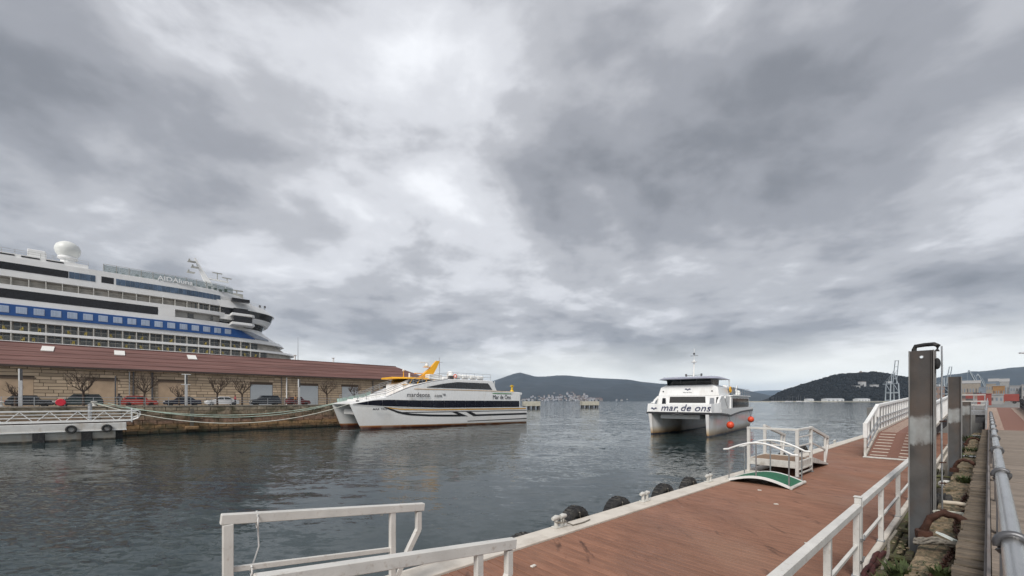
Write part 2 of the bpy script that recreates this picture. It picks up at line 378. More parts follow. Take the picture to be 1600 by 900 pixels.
HILLD = mat('near_forest', (0.0065, 0.008, 0.0095), 0.95, var=0.5, scale=0.03, detail=8, world=True)
hill('far_ridge_hill', 'pale blue far ridge seen through the strait mouth', [(1120, 626), (1150, 616), (1185, 610), (1230, 609), (1290, 612), (1350, 618), (1400, 626)], 15000, 2600, 2500, HILLM, 0.05, 3, 50)
hill('mountain_hill', 'long blue mountain with a pointed peak across the water', [(560, 626), (640, 616), (700, 608), (740, 600), (772, 594), (792, 587), (806, 582.5), (813, 581.6), (822, 584), (836, 588), (852, 588), (870, 586.5), (890, 587), (910, 589), (940, 591), (970, 592.5), (1000, 596), (1030, 599), (1060, 600), (1100, 602), (1135, 604), (1150, 606), (1165, 610), (1185, 616), (1206, 625), (1214, 627)], 7000, 2300, 2200, HILLM, 0.07, 1, 150, 22, 1.4)
hill('shore_hill', 'darker wooded hill in front of the long blue mountain', [(700, 626), (760, 615), (810, 606), (860, 601), (900, 602), (940, 606), (985, 600), (1030, 604), (1070, 606), (1110, 604), (1135, 606), (1160, 614), (1190, 623), (1200, 626)], 5600, 1000, 900, HILLM, 0.10, 5, 110, 16, 1.6)
hill('right_mountain_hill', 'long purple grey hillside behind the port buildings', [(1330, 626), (1400, 606), (1450, 594), (1490, 585), (1530, 579), (1560, 576), (1600, 571.5), (1660, 564), (1740, 556), (1840, 566), (1960, 590), (2060, 626)], 5200, 1700, 1500, HILLM, 0.06, 7, 110, 16, 1.2)
guia_prof = [(1196, 627), (1206, 622), (1216, 616), (1228, 611), (1240, 607), (1255, 602.5), (1270, 598), (1284, 594), (1297, 590), (1310, 587), (1325, 586), (1340, 585), (1352, 584), (1366, 583), (1380, 585), (1400, 589), (1420, 592), (1440, 596), (1480, 606), (1520, 617), (1550, 627)]
GD = 1750
hill('wooded_hill', 'dark wooded headland hill behind the sailing boats', guia_prof, GD, 330, 330, HILLD, 0.05, 9, 90, 18, 1.5)
# the wood on that headland: one mass of crowns
rw = random.Random(5); mb = MB()
for i in range(3600):
    px = rw.uniform(1200, 1520); t = rw.random()
    if rw.random() < 0.25: t = 1.0 - rw.random() * 0.05
    X, _, Z = ptpx(px, interp(guia_prof, px), GD); y = GD - 330 * (1 - t); h = 0.75 * t + 0.25 * sstep(0, 1, t)
    xx = X * (1 + (y - GD) / GD * 0.55); z = Z * h
    if z < 9 or (1325 < px < 1350 and 0.45 < t < 0.60): continue
    r = rw.uniform(3.5, 7.5); hgt = rw.uniform(1.0, 1.7)
    o0 = len(mb.v)
    ring = []
    for (rr, zz_) in ((0.45, -0.9), (1.0, -0.1), (0.75, 0.55)):
        ring.append([(xx + math.cos(k * 1.2566 + i) * r * rr * rw.uniform(0.75, 1.2), y + math.sin(k * 1.2566 + i) * r * rr, z + 2.5 + r * zz_ * hgt * rw.uniform(0.8, 1.2)) for k in range(5)])
    mb.loft(ring, cap=True)
tag(mb.build('woodland', HILLD, smooth=20), 'dense dark trees covering the headland hill', 'woodland', kind='stuff')

# ================================================================== haze
def haze_box():
    m = bpy.data.materials.new('haze_air'); m.use_nodes = True; t = m.node_tree; t.nodes.remove(t.nodes['Principled BSDF'])
    v = t.nodes.new('ShaderNodeVolumePrincipled'); v.inputs['Color'].default_value = (0.60, 0.78, 1.0, 1); v.inputs['Density'].default_value = 4.2e-5; v.inputs['Anisotropy'].default_value = 0.1
    t.links.new(v.outputs[0], t.nodes['Material Output'].inputs['Volume'])
    o = MB().bb(-15000, 15000, -4000, 25000, -30, 900).build('haze', m)
    tag(o, 'thin grey blue haze over the whole harbour', 'haze', kind='stuff')
haze_box()

# ================================================================== near quay and walkway (frame QF: x along the quay, y towards the water)
QZ = 2.80
QA = QF.a
quay = MB().bb(-14, 74, -14, 0.58, -3, 2.12).build('quay_ground', mat('quay_mass', (0.10, 0.09, 0.075), 0.95, var=0.4, scale=3, bump=0.6, bscale=9, dirt=(0.03, 0.03, 0.025), damt=0.7)); quay.rotation_euler.z = QA
tag(quay, 'dark masonry quay body under the timber walkway', 'quay', kind='structure')
walk = thing('walkway_path', 'weathered timber walkway along the quay with chrome handrail', 'walkway', QF(0, 0, 0), QA, kind='structure')
def plank_mesh(ln, wd, th, ch=0.006):
    a, b = wd / 2, th / 2
    prof = [(-a, -b), (a, -b), (a, b - ch), (a - ch, b), (-a + ch, b), (-a, b - ch)]
    return MB().prism(prof, 'y', -ln / 2, ln / 2)
rp = random.Random(3)
pl = plank_mesh(2.19, 0.144, 0.04).build('plank', GREYWOOD, walk)
ENDWOOD = mat('weathered_plank_end', (0.165, 0.130, 0.095), 0.95, var=0.35, scale=7, bump=0.8, bscale=30, dirt=(0.065, 0.06, 0.04), damt=0.75, dscale=6, rnd=0.28, stretch=(10, 1, 1))
ple = [plank_mesh(0.215, 0.136, 0.05, 0.012).build('plank_end', ENDWOOD, walk)]
for i in range(226):
    u = 1.2 + i * 0.15
    if u > 34.6: break
    o = pl if i == 0 else inst(pl, 'plank', walk)
    pe = ple[0] if i == 0 else inst(ple[0], 'plank_end', walk)
    pe.location = (u + rp.uniform(-0.006, 0.006), 0.122 + rp.uniform(-0.022, 0.012), QZ - 0.03 + rp.uniform(-0.012, 0.008)); pe.rotation_euler = (rp.uniform(-0.03, 0.03), rp.uniform(-0.05, 0.05), rp.uniform(-0.03, 0.03))
    o.location = (u, -1.115, QZ - 0.02 + rp.uniform(-0.004, 0.004)); o.rotation_euler = (rp.uniform(-0.002, 0.002), rp.uniform(-0.012, 0.012), rp.uniform(-0.004, 0.004))
MB().bb(1, 35, -2.2, -1.9, 2.125, 2.755).bb(1, 35, -1.2, -1.0, 2.125, 2.755).bb(1, 35, -0.15, 0.05, 2.125, 2.755).build('bearer', MOSSWOOD, walk)
# raised brown ramp further along, with pale anti-slip strips
REDDECK = mat('red_brown_deck', (0.205, 0.098, 0.070), 0.8, var=0.14, scale=6, stretch=(8, 1, 1), bump=0.2, bscale=30, rnd=0.10, dirt=(0.12, 0.07, 0.05), damt=0.5, dscale=3)
rmp = thing('walkway_ramp_path', 'red brown walkway ramp with pale strips at its sides', 'ramp', QF(0, 0, 0), QA, kind='structure')
MB().prism([(34.62, 2.3), (34.62, 2.79), (70, 3.6), (74, 3.6), (74, 2.3)], 'y', -2.24, 0.14).build('ramp_deck', REDDECK, rmp)
sl = (3.6 - 2.79) / (70 - 34.62); sa = -math.atan(sl)
STRIP = mat('antislip_strip', (0.50, 0.44, 0.37), 0.8, var=0.2, scale=9)
st = MB().box((0, 0, 0), (0.10, 0.62, 0.012)).build('strip', STRIP, rmp)
for i in range(58):
    for k, v in enumerate((-0.24, -1.86)):
        o = st if i + k == 0 else inst(st, 'strip', rmp)
        u = 35.1 + i * 0.6; o.location = (u, v, 2.79 + (u - 34.62) * sl + 0.004); o.rotation_euler = (0, sa, 0)
# chrome handrail
hr = thing('walkway_handrail', 'chrome pipe handrail with grey collars along the walkway edge', 'handrail', QF(0, 0, 0), QA)
PZ = CAMZ - 0.6
MB().path([(u, -0.065, PZ) for u in (0.2, 1.5, 4, 8, 14, 20, 26, 33.5)], 0.033, 16).build('pipe', STAINLESS, hr, smooth=50)
COLLAR = mat('collar_grey', (0.13, 0.13, 0.135), 0.4, 0.6, var=0.15, dirt=(0.22, 0.21, 0.2), damt=0.3)
cl = MB().torus((0, 0, 0), 0.043, 0.0155, 'x', 22, 8).build('collar', COLLAR, hr, smooth=60)
pm = MB().prism([(-0.075, -1.0), (0.075, -1.0), (0.058, -0.045), (-0.058, -0.045)], 'y', -0.008, 0.008).build('post', DARKSTEEL, hr, bevel=0.003)
us = [2.68 + 2.47 * i for i in range(13)]
for i, u in enumerate(us):
    a = cl if i == 0 else inst(cl, 'collar', hr); a.location = (u, -0.065, PZ)
    b = pm if i == 0 else inst(pm, 'post', hr); b.location = (u - 0.0, -0.065, PZ); b.rotation_euler = (0, 0, 0)
MB().bb(0.8, 34.4, -0.012, 0.012, QZ + 0.005, QZ + 0.17).bb(0.8, 34.4, 0.0125, 0.03, QZ + 0.005, QZ + 0.018).build('kick_plate', mat('dull_plate', (0.20, 0.175, 0.16), 0.6, 0.2, var=0.25, scale=5, dirt=(0.11, 0.065, 0.045), damt=0.6, dscale=4, stretch=(0.3, 1, 1)), hr, bevel=0.003)
# vertical slats of the railing further along
vsl = MB().bb(-0.02, 0.02, -0.012, 0.012, 0, 0.93).build('slat', DARKSTEEL, hr)
for i in range(44):
    u = 16.0 + i * 0.4
    o = vsl if i == 0 else inst(vsl, 'slat', hr); o.location = (u, -0.04, QZ - 0.03)
# ramp railings: both sides
for k, (v, lab) in enumerate(((0.10, 'grey steel railing on the water side of the ramp'), (-2.2, 'dark steel railing on the land side of the ramp'))):
    t = thing('ramp_railing', lab, 'railing', QF(0, 0, 0), QA)
    m_ = GALV if k == 0 else DARKSTEEL
    for zo in (0.35, 0.7, 1.05): MB().bar((35, v, 2.80 + zo), (70, v, 3.6 + zo), 0.05, 0.05).build('rail', m_, t)
    p0 = MB().bb(-0.03, 0.03, -0.03, 0.03, 0, 1.06).build('post', m_, t)
    for i in range(15):
        u = 35 + i * 2.5; o = p0 if i == 0 else inst(p0, 'post', t); o.location = (u, v, 2.79 + (u - 34.62) * sl)
    if k == 1:
        MB().prism([(35, 2.86), (35, 3.78), (70, 4.58), (70, 3.66)], 'y', v - 0.045, v - 0.03).build('infill_panel', DARKSTEEL, t)

# coping stones of the quay edge
STONE = mat('coping_stone', (0.235, 0.175, 0.108), 0.95, var=0.4, scale=9, bump=1.0, bscale=22, dirt=(0.065, 0.066, 0.038), damt=0.9, dscale=5.5, rnd=0.25, dlo=0.46, dhi=0.58)
def rock(sx, sy, sz, seed, m, name, parent, jit=0.16):
    bm = bmesh.new(); bmesh.ops.create_cube(bm, size=1.0); bmesh.ops.subdivide_edges(bm, edges=bm.edges[:], cuts=3, use_grid_fill=True)
    rr = random.Random(seed)
    for v in bm.verts:
        p = v.co.copy(); q = p.normalized() * 0.62; p = p.lerp(q, 0.22)
        nv = mnoise.noise_vector(p * 3.1 + Vector((seed * 7.3, 0, 0))) * jit
        v.co = Vector(((p.x + nv.x * 0.5) * sx, (p.y + nv.y * 0.6) * sy, (p.z + nv.z * 0.7) * sz))
    me = bpy.data.meshes.new(name); bm.to_mesh(me); bm.free(); me.materials.append(m)
    me.polygons.foreach_set('use_smooth', [True] * len(me.polygons)); me.set_sharp_from_angle(angle=R(38))
    o = bpy.data.objects.new(name, me); COL.objects.link(o); o.parent = parent; return o
edge = thing('quay_edge_kerb', 'rough golden coping stones along the quay edge below the planks', 'kerb', QF(0, 0, 0), QA, kind='structure')
rs = [rock(1, 1, 1, k, STONE, 'stone', edge) for k in range(5)]
u = 3.2; i = 0
while u < 36:
    ln = rp.uniform(0.45, 0.95); b = rs[i % 5]
    o = b if i < 5 else inst(b, 'stone', edge)
    o.location = (u + ln / 2, 0.41 + rp.uniform(-0.03, 0.03), 2.26 + rp.uniform(-0.07, 0.04)); o.scale = (ln * 0.97, 0.42, 0.46); o.rotation_euler = (rp.uniform(-0.06, 0.06), rp.uniform(-0.05, 0.05), rp.uniform(-0.06, 0.06))
    u += ln; i += 1
# rusty mooring hoops
for i, (u, v, sc_, rz, lab) in enumerate(((8.25, 0.36, 1.0, 0.25, 'big rusty iron hoop standing on the stones beside the steel pile'), (16.4, 0.40, 0.9, -0.25, 'rusty iron hoop behind the grass tuft on the quay edge'), (26.5, 0.42, 0.9, 0.2, 'far rusty hoop on the mossy end of the quay edge'))):
    t = thing('mooring_hoop', lab, 'mooring hoop', QF(u, v, 2.5), QA + rz, 'rusty hoops on the quay edge'); t.scale = (sc_,) * 3
    rr_ = [0.046 + 0.006 * math.sin(k * 1.9) for k in range(17)]
    pts = [(0.02 * math.sin(k * 2.1), math.cos(math.pi * k / 16) * 0.245, -0.02 + math.sin(math.pi * k / 16) * 0.34 + (0.02 if k < 8 else 0)) for k in range(17)]
    MB().path(pts, rr_, 10).build('hoop', RUST, t, smooth=60)
    rock(0.2, 0.16, 0.12, 20 + i, RUST, 'foot', t).location = (0, 0.245, 0.0)
    rock(0.2, 0.16, 0.12, 30 + i, RUST, 'foot', t).location = (0, -0.245, 0.0)
# chain along the plank ends
t = thing('mooring_chain', 'rusty chain lying between the stones and the plank ends', 'chain', QF(0, 0, 0), QA)
mb = MB(); rc = random.Random(8)
cp = [(6.0, 0.42), (6.5, 0.36), (7.1, 0.32), (7.7, 0.30), (8.3, 0.26), (9.2, 0.33), (10.4, 0.27), (11.0, 0.36), (11.6, 0.31), (12.4, 0.29)]
pos = []
for (a, b) in zip(cp, cp[1:]):
    n_ = int(math.dist(a, b) / 0.085)
    for k in range(n_): pos.append((lerp(a[0], b[0], k / n_), lerp(a[1], b[1], k / n_)))
for k, (a, b) in enumerate(pos):
    c = (a, b, 2.50 + 0.02 * math.sin(k * 0.7)); pts = []
    for q in range(12):
        th = 2 * math.pi * q / 12; lx, ly = 0.058 * math.cos(th), 0.030 * math.sin(th)
        pts.append((c[0] + lx, c[1] + (ly if k % 2 else ly * 0.35), c[2] + (0.0 if k % 2 else ly * 0.95)))
    mb.path(pts, 0.010, 6, closed=True)
mb.build('links', RUST, t, smooth=60)
# old rope heap, hose, pale tube, plastic bits
t = thing('rope_heap', 'frayed grey rope wound over the stone at the foot of the pile', 'rope', QF(7.5, 0.40, 2.5), QA); mb = MB()
rh_ = random.Random(6)
for k in range(9):
    ph = rh_.uniform(0, 6); w0 = rh_.uniform(-0.07, 0.07)
    pts = [(w0 + 0.035 * math.sin(q * 0.7 + ph), 0.24 - q * 0.042, 0.03 + 0.055 * math.sin(math.pi * q / 12) + 0.02 * math.sin(q * 1.1 + ph) + 0.012 * (k % 4)) for q in range(13)]
    mb.path(pts, 0.017, 7)
mb.build('strands', ROPEGREY, t, smooth=60)
MB().path([(0.1, 0.42, 0.12), (-0.15, 0.47, 0.02), (-0.32, 0.45, -0.1), (-0.42, 0.5, -0.3)], 0.018, 7).build('loose_end', ROPEGREY, t, smooth=60)
o = MB().prism([(-0.11, -0.05), (0.10, -0.07), (0.13, 0.05), (-0.06, 0.09)], 'z', 0, 0.025).build('plastic_scrap', mat('pale_plastic', (0.66, 0.70, 0.66), 0.5, var=0.05)); o.location = QF(7.75, 0.33, 2.60); o.rotation_euler = (0.25, -0.3, QA + 1.2)
tag(o, 'bent white plastic scrap under the big rusty hoop', 'scrap')
t = thing('rubber_hose', 'black ribbed rubber hose end lying beside the pale tube', 'hose', QF(11.0, 0.56, 2.45), QA)
MB().path([(0, 0.30, -0.25), (0.02, 0.2, -0.02), (0.05, 0.05, 0.08), (0.08, -0.12, 0.10)], [0.12, 0.13, 0.12, 0.10], 14).build('hose', RUBBER, t, smooth=60)
mb = MB()
for a_, b_ in ((0.2, -0.02), (0.12, 0.04), (0.05, 0.08), (-0.03, 0.09)): mb.torus((0.04, a_, b_), 0.125, 0.014, 'y', 18, 6)
mb.build('rib', RUBBER, t, smooth=60)
o = MB().path([(0, -0.14, 0), (0.01, 0, 0.01), (0, 0.16, 0)], 0.035, 12).build('pale_tube', mat('cream_plastic', (0.55, 0.48, 0.38), 0.6, var=0.1), smooth=60); o.location = QF(10.3, 0.36, 2.63); o.rotation_euler.z = QA
tag(o, 'short cream tube lying on the coping stone', 'tube')
t = thing('rope_loop', 'pale grey rope loop on the stone before the cream tube', 'rope', QF(9.6, 0.42, 2.58), QA)
MB().torus((0, 0, 0), 0.17, 0.014, 'z', 24, 6).path([(0.17, 0, 0), (0.1, -0.2, 0.02), (0.3, -0.27, 0.0)], 0.014, 6).build('loop', ROPEW, t, smooth=60)
o = MB().ball((0, 0, 0), 0.16, 10, (1, 1, 0.7)).build('float_buoy', mat('dirty_white_float', (0.55, 0.54, 0.5), 0.6, var=0.12), smooth=60); o.location = QF(15.6, 0.72, 2.2)
tag(o, 'small dirty white float resting at the foot of the second pile', 'float')
# weeds
def tuft(loc, n, h, sp, lab, seed, broad=False):
    r = random.Random(seed); mb = MB()
    for k in range(n):
        a = r.uniform(0, 6.283); d = r.random() ** 0.5 * sp; bx, by = math.cos(a) * d, math.sin(a) * d
        hh = h * r.uniform(0.5, 1.1); lx, ly = math.cos(a) * hh * r.uniform(0.2, 0.7), math.sin(a) * hh * r.uniform(0.2, 0.7)
        wd = (0.013 if broad else 0.006) * r.uniform(0.7, 1.4); px_, py_ = -math.sin(a) * wd, math.cos(a) * wd
        p = [(bx - px_, by - py_, 0), (bx + px_, by + py_, 0), (bx + lx * 0.45 + px_ * 1.3, by + ly * 0.45 + py_ * 1.3, hh * 0.6), (bx + lx * 0.45 - px_ * 1.3, by + ly * 0.45 - py_ * 1.3, hh * 0.6), (bx + lx, by + ly, hh * r.uniform(0.7, 1.0))]
        mb.add(p, [(0, 1, 2, 3), (3, 2, 4)])
    t = thing('weed_tuft', lab, 'weed', loc, 0, 'weeds growing on the quay edge')
    mb.build('leaves', FOLIAGE, t); MB().ball((0, 0, 0), sp * 0.5, 6, (1, 1, 0.25)).build('root_clump', MOSSWOOD, t)
tuft(QF(6.55, 0.62, 2.28), 150, 0.24, 0.16, 'dark weed tuft left of the golden stone at the pile foot', 1, True)
tuft(QF(6.15, 0.70, 2.22), 160, 0.22, 0.12, 'bright grass tuft low beside the mossy timbers', 2)
tuft(QF(6.35, 0.34, 2.50), 80, 0.13, 0.09, 'small grass tuft on the golden coping stone', 3)
tuft(QF(14.6, 0.36, 2.44), 170, 0.17, 0.16, 'bright green grass tuft before the second hoop', 4)
tuft(QF(13.9, 0.52, 2.36), 110, 0.16, 0.15, 'green weeds spilling over the coping by the second pile', 5, True)
tuft(QF(21.0, 0.50, 2.36), 120, 0.22, 0.3, 'pale green weeds on the quay edge below the landing', 6, True)
tuft(QF(24.0, 0.45, 2.38), 130, 0.22, 0.35, 'yellow green weeds around the far hoop', 7, True)
tuft(QF(30.0, 0.50, 2.38), 160, 0.4, 0.4, 'tall weeds under the far landing beams', 8, True)

# ================================================================== steel piles
PILEM = zpaint('pile_steel', [(-3, (0.10, 0.10, 0.10)), (2.2, (0.085, 0.09, 0.095)), (3.0, (0.085, 0.08, 0.076)), (3.70, (0.070, 0.064, 0.059)), (3.74, (0.27, 0.28, 0.275)), (4.10, (0.30, 0.31, 0.305)), (4.16, (0.075, 0.066, 0.060)), (5.4, (0.045, 0.041, 0.039))], rough=0.55, nscale=7, namp=0.22, var=0.25, bump=0.1, dirt=(0.11, 0.075, 0.055), damt=0.5, dscale=3, stretch=(1, 1, 0.45))
PILEM.node_tree.nodes['Principled BSDF'].inputs['Metallic'].default_value = 0.08
LIP = mat('pile_edge_steel', (0.27, 0.27, 0.265), 0.5, 0.3, var=0.2, dirt=(0.16, 0.12, 0.10), damt=0.5, dscale=3, stretch=(1, 1, 0.3))
def pile(u, v, lab, ztop, hole=False):
    t = thing('steel_pile', lab, 'pile', QF(u, v, 0), QA, 'steel guide piles between quay and pontoon')
    W2, D2 = 0.155, 0.20; th = 0.014
    for xa, hs in ((-D2 + 0.055, 0.021), (D2 - 0.055 - th, 0.085)):
        mb = MB()
        if hole:
            zh = ztop - 0.11
            mb.bb(xa, xa + th, -W2 + th, W2 - th, -3, zh - hs).bb(xa, xa + th, -W2 + th, -hs, zh - hs, zh + hs).bb(xa, xa + th, hs, W2 - th, zh - hs, zh + hs).bb(xa, xa + th, -W2 + th, W2 - th, zh + hs, ztop)
        else: mb.bb(xa, xa + th, -W2 + th, W2 - th, -3, ztop)
        mb.build('web', PILEM, t)
    MB().bb(-D2, D2, W2 - th, W2, -3, ztop).build('flange', LIP, t, bevel=0.003)
    MB().bb(-D2, -D2 + 0.035, -W2, -W2 + th, -3, ztop).build('flange', LIP, t, bevel=0.003)
    MB().bb(-D2 + 0.036, D2 - 0.03, -W2 + 0.03, -W2 + 0.044, -3, ztop - 0.002).build('side_web', PILEM, t)
    MB().bb(D2 - 0.028, D2, -W2, -W2 + th + 0.01, -3, ztop).build('flange', LIP, t, bevel=0.003)
    return t
PT = CAMZ + 0.85
t = pile(9.9, 0.74, 'tall steel pile with grey paint patch and black strap on top', PT, True)
MB().torus((-0.147, 0.0, PT - 0.11), 0.025, 0.006, 'x', 18, 6).build('hole_rim', LIP, t, smooth=60)
MB().path([(-0.08, -0.18, PT - 0.02), (-0.07, -0.19, PT + 0.07), (-0.03, -0.14, PT + 0.105), (0.04, -0.02, PT + 0.11), (0.08, 0.09, PT + 0.10), (0.09, 0.11, PT + 0.04), (0.09, 0.10, PT - 0.05)], 0.034, 10).build('rubber_strap', RUBBER, t, smooth=60)
MB().path([(0.16, -0.22, PT + 0.08), (0.15, -0.225, PT - 0.3), (0.16, -0.215, PT - 0.8), (0.15, -0.22, PT - 1.6), (0.12, -0.23, 2.4)], 0.012, 6).build('cable', GALV, t, smooth=60)
MB().ball((0.08, -0.17, PT - 0.22), 0.075, 8, (0.8, 0.6, 1.3)).build('rubber_roller', RUBBER, t, smooth=60)
for zz_ in (2.55, 3.0, 3.35, 4.05): MB().tube((0.1, -0.20, zz_), (0.16, -0.27, zz_), 0.012, n=6).build('bolt', RUST, t)
pile(20.2, 0.74, 'second steel pile farther along the quay, shorter in view', PT - 0.05)
pile(31.5, 0.74, 'third steel pile beneath the landing, mostly hidden by the second', PT - 0.9)
for i, (u, z, lab) in enumerate(((20.9, 2.35, 'grey steel bracket beam tying the second pile to the quay'), (31.0, 2.5, 'far grey bracket beam tying the third pile to the quay'), (10.6, 2.05, 'rusty bracket beam tying the tall pile to the quay'))):
    t = thing('pile_bracket', lab, 'bracket', QF(u, 0, 0), QA)
    MB().bb(-0.10, 0.10, 0.2, 0.58, z - 0.14, z + 0.14).bb(-0.15, 0.15, 0.2, 0.58, z + 0.142, z + 0.16).build('beam', GALV if i < 2 else RUST, t, bevel=0.004)

# ================================================================== floating pontoon (frame PF)
DZ = 1.90; PA = PF.a
pon = thing('floating_pontoon', 'long floating pontoon with red brown plank deck and white edges', 'pontoon', PF(0, 0, 0), PA)
DECK = mat('deck_plank_red', (0.250, 0.124, 0.080), 0.72, var=0.18, scale=3.0, stretch=(3, 0.8, 1), bump=0.3, bscale=26, rnd=0.10, world=False, spec=0.35)
def add_world_stains(m, col, scale, lo, hi, amt, stretch, rot):
    t = m.node_tree; b = t.nodes['Principled BSDF']; old = b.inputs['Base Color'].links[0].from_socket
    g = t.nodes.new('ShaderNodeNewGeometry'); mp = t.nodes.new('ShaderNodeMapping'); t.links.new(g.outputs['Position'], mp.inputs[0]); mp.inputs['Scale'].default_value = stretch; mp.inputs['Rotation'].default_value = (0, 0, rot)
    n = t.nodes.new('ShaderNodeTexNoise'); t.links.new(mp.outputs[0], n.inputs['Vector']); n.inputs['Scale'].default_value = scale; n.inputs['Detail'].default_value = 7; n.inputs['Roughness'].default_value = 0.62
    mr = t.nodes.new('ShaderNodeMapRange'); t.links.new(n.outputs['Fac'], mr.inputs[0]); mr.inputs[1].default_value = lo; mr.inputs[2].default_value = hi; mr.inputs[4].default_value = amt
    mx = t.nodes.new('ShaderNodeMix'); mx.data_type = 'RGBA'; t.links.new(mr.outputs[0], mx.inputs[0]); t.links.new(old, mx.inputs[6]); mx.inputs[7].default_value = tuple(col) + (1,)
    t.links.new(mx.outputs[2], b.inputs['Base Color'])
def damp(m, scale, lo, hi, r0, r1, rot):
    t = m.node_tree; b = t.nodes['Principled BSDF']; g = t.nodes.new('ShaderNodeNewGeometry'); mp = t.nodes.new('ShaderNodeMapping'); t.links.new(g.outputs['Position'], mp.inputs[0]); mp.inputs['Scale'].default_value = (1.5, 0.7, 1); mp.inputs['Rotation'].default_value = (0, 0, rot)
    n = t.nodes.new('ShaderNodeTexNoise'); t.links.new(mp.outputs[0], n.inputs['Vector']); n.inputs['Scale'].default_value = scale; n.inputs['Detail'].default_value = 6
    mr = t.nodes.new('ShaderNodeMapRange'); t.links.new(n.outputs['Fac'], mr.inputs[0]); mr.inputs[1].default_value = lo; mr.inputs[2].default_value = hi; mr.inputs[3].default_value = r0; mr.inputs[4].default_value = r1
    t.links.new(mr.outputs[0], b.inputs['Roughness'])
damp(DECK, 0.45, 0.45, 0.62, 0.80, 0.55, -PA)
add_world_stains(DECK, (0.052, 0.026, 0.018), 1.1, 0.605, 0.68, 0.80, (3.0, 0.7, 1), -PA)
add_world_stains(DECK, (0.27, 0.155, 0.105), 0.5, 0.46, 0.68, 0.6, (1.2, 0.8, 1), -PA)
add_world_stains(DECK, (0.14, 0.070, 0.048), 0.35, 0.50, 0.62, 0.28, (1.6, 0.7, 1), -PA)
add_world_stains(DECK, (0.42, 0.33, 0.27), 2.3, 0.70, 0.73, 0.7, (2.5, 0.5, 1), -PA + 0.2)
pl = plank_mesh(3.86, 0.1295, 0.03, 0.007).build('deck_plank', DECK, pon)
for i in range(300):
    o = pl if i == 0 else inst(pl, 'deck_plank', pon)
    o.location = (2.4 + i * 0.14, 3.12, DZ - 0.015 + rp.uniform(-0.0018, 0.0018)); o.rotation_euler = (0, rp.uniform(-0.008, 0.008), rp.uniform(-0.0012, 0.0012))
EDGE = mat('pontoon_edge', (0.62, 0.57, 0.50), 0.65, var=0.08, scale=4, bump=0.12, bscale=30, dirt=(0.36, 0.31, 0.25), damt=0.5, dscale=2.2)
MB().bb(-6, 46, 5.062, 5.44, DZ - 0.2, DZ + 0.035).build('edge_beam', EDGE, pon, bevel=0.012)
MB().bb(-6, 46, 5.452, 5.56, DZ - 0.22, DZ + 0.005).build('outer_kerb', EDGE, pon, bevel=0.012)
MB().bb(-6, 46, 1.085, 1.178, DZ - 0.2, DZ + 0.03).build('edge_beam', EDGE, pon, bevel=0.012)
MB().bb(-6, 46, 1.02, 5.50, -0.8, DZ - 0.23).build('float_hull', EDGE, pon)
MB().bb(-6, 2.3, 1.185, 5.055, DZ - 0.03, DZ - 0.002).bb(44.5, 46, 1.185, 5.055, DZ - 0.03, DZ - 0.002).build('deck_end', DECK, pon)
# cleats on the outer edge
def cleat(u, v):
    t = MB().bb(-0.16, 0.16, -0.07, 0.07, 0, 0.025).build('cleat', DIRTYFRAME, pon, bevel=0.005); t.location = (u, v, DZ + 0.036)
    for s in (-1, 1):
        MB().tube((s * 0.085, 0, 0.02), (s * 0.095, 0, 0.17), 0.042, 0.036, 10).build('horn', DIRTYFRAME, t, smooth=50)
        MB().path([(s * 0.03, 0, 0.185), (s * 0.10, 0, 0.195), (s * 0.19, 0, 0.185)], [0.045, 0.052, 0.035], 10).build('horn', DIRTYFRAME, t, smooth=50)
for u in (5.9, 9.0, 12.6, 21.5, 29): cleat(u, 5.38)
# tyre fenders hung outside the edge
tyre_src = None
for i, (u, dv, dz, lab) in enumerate(((5.25, 0, -0.20, 'tyre fender low on the pontoon edge before the first cleat'), (6.75, 0, 0.0, 'largest tyre fender, between the first two white cleats'), (8.35, 0, -0.02, 'tyre fender half hidden behind the second white cleat'), (10.5, 0, 0.02, 'ribbed tyre fender standing in a bracket past the second cleat'), (12.0, 0, 0.0, 'tyre fender before the hoop near the green bridge'), (18.6, 0.05, 0.0, 'tyre fender beyond the boarding platform ramp'), (21.0, 0.05, 0.0, 'far tyre fender between the platform ramp and the gangway'), (24.2, 0.05, 0.02, 'farthest tyre fender beside the gangway foot'))):
    t = thing('tyre_fender', lab, 'tyre fender', PF(u, 5.72 + dv, DZ - 0.26 + dz + rp.uniform(-0.05, 0.05)), PA + rp.uniform(-0.18, 0.18), 'tyres hung along the pontoon edge')
    if tyre_src is None:
        mb = MB(); prof = [(0.24, -0.09), (0.30, -0.13), (0.40, -0.135), (0.455, -0.10), (0.465, 0), (0.455, 0.10), (0.40, 0.135), (0.30, 0.13), (0.24, 0.09), (0.245, 0)]
        rings = [[(math.cos(a) * r_, y_, math.sin(a) * r_) for r_, y_ in prof] for a in [2 * math.pi * k / 28 for k in range(29)]]
        mb.loft(rings, cap=False)
        tyre_src = mb.build('tyre', RUBBER, t, smooth=40)
        mb = MB()
        for k in range(28):
            a = 2 * math.pi * k / 28; mb.box((math.cos(a) * 0.466, 0, math.sin(a) * 0.466), (0.014, 0.17, 0.05), Matrix.Rotation(-a, 3, 'Y'))
        tread_src = mb.build('tread', RUBBER, t)
    else: inst(tyre_src, 'tyre', t); inst(tread_src, 'tread', t)
    MB().path([(0.0, -0.17, 0.14), (0.0, -0.15, 0.35), (0.0, 0.0, 0.475), (0.0, 0.15, 0.36)], 0.012, 6).build('hanging_rope', ROPEGREY, t, smooth=60)
t = thing('rope_on_edge', 'thin grey rope tied round the first cleat and trailing on the edge', 'rope', PF(5.9, 5.36, DZ + 0.05), PA)
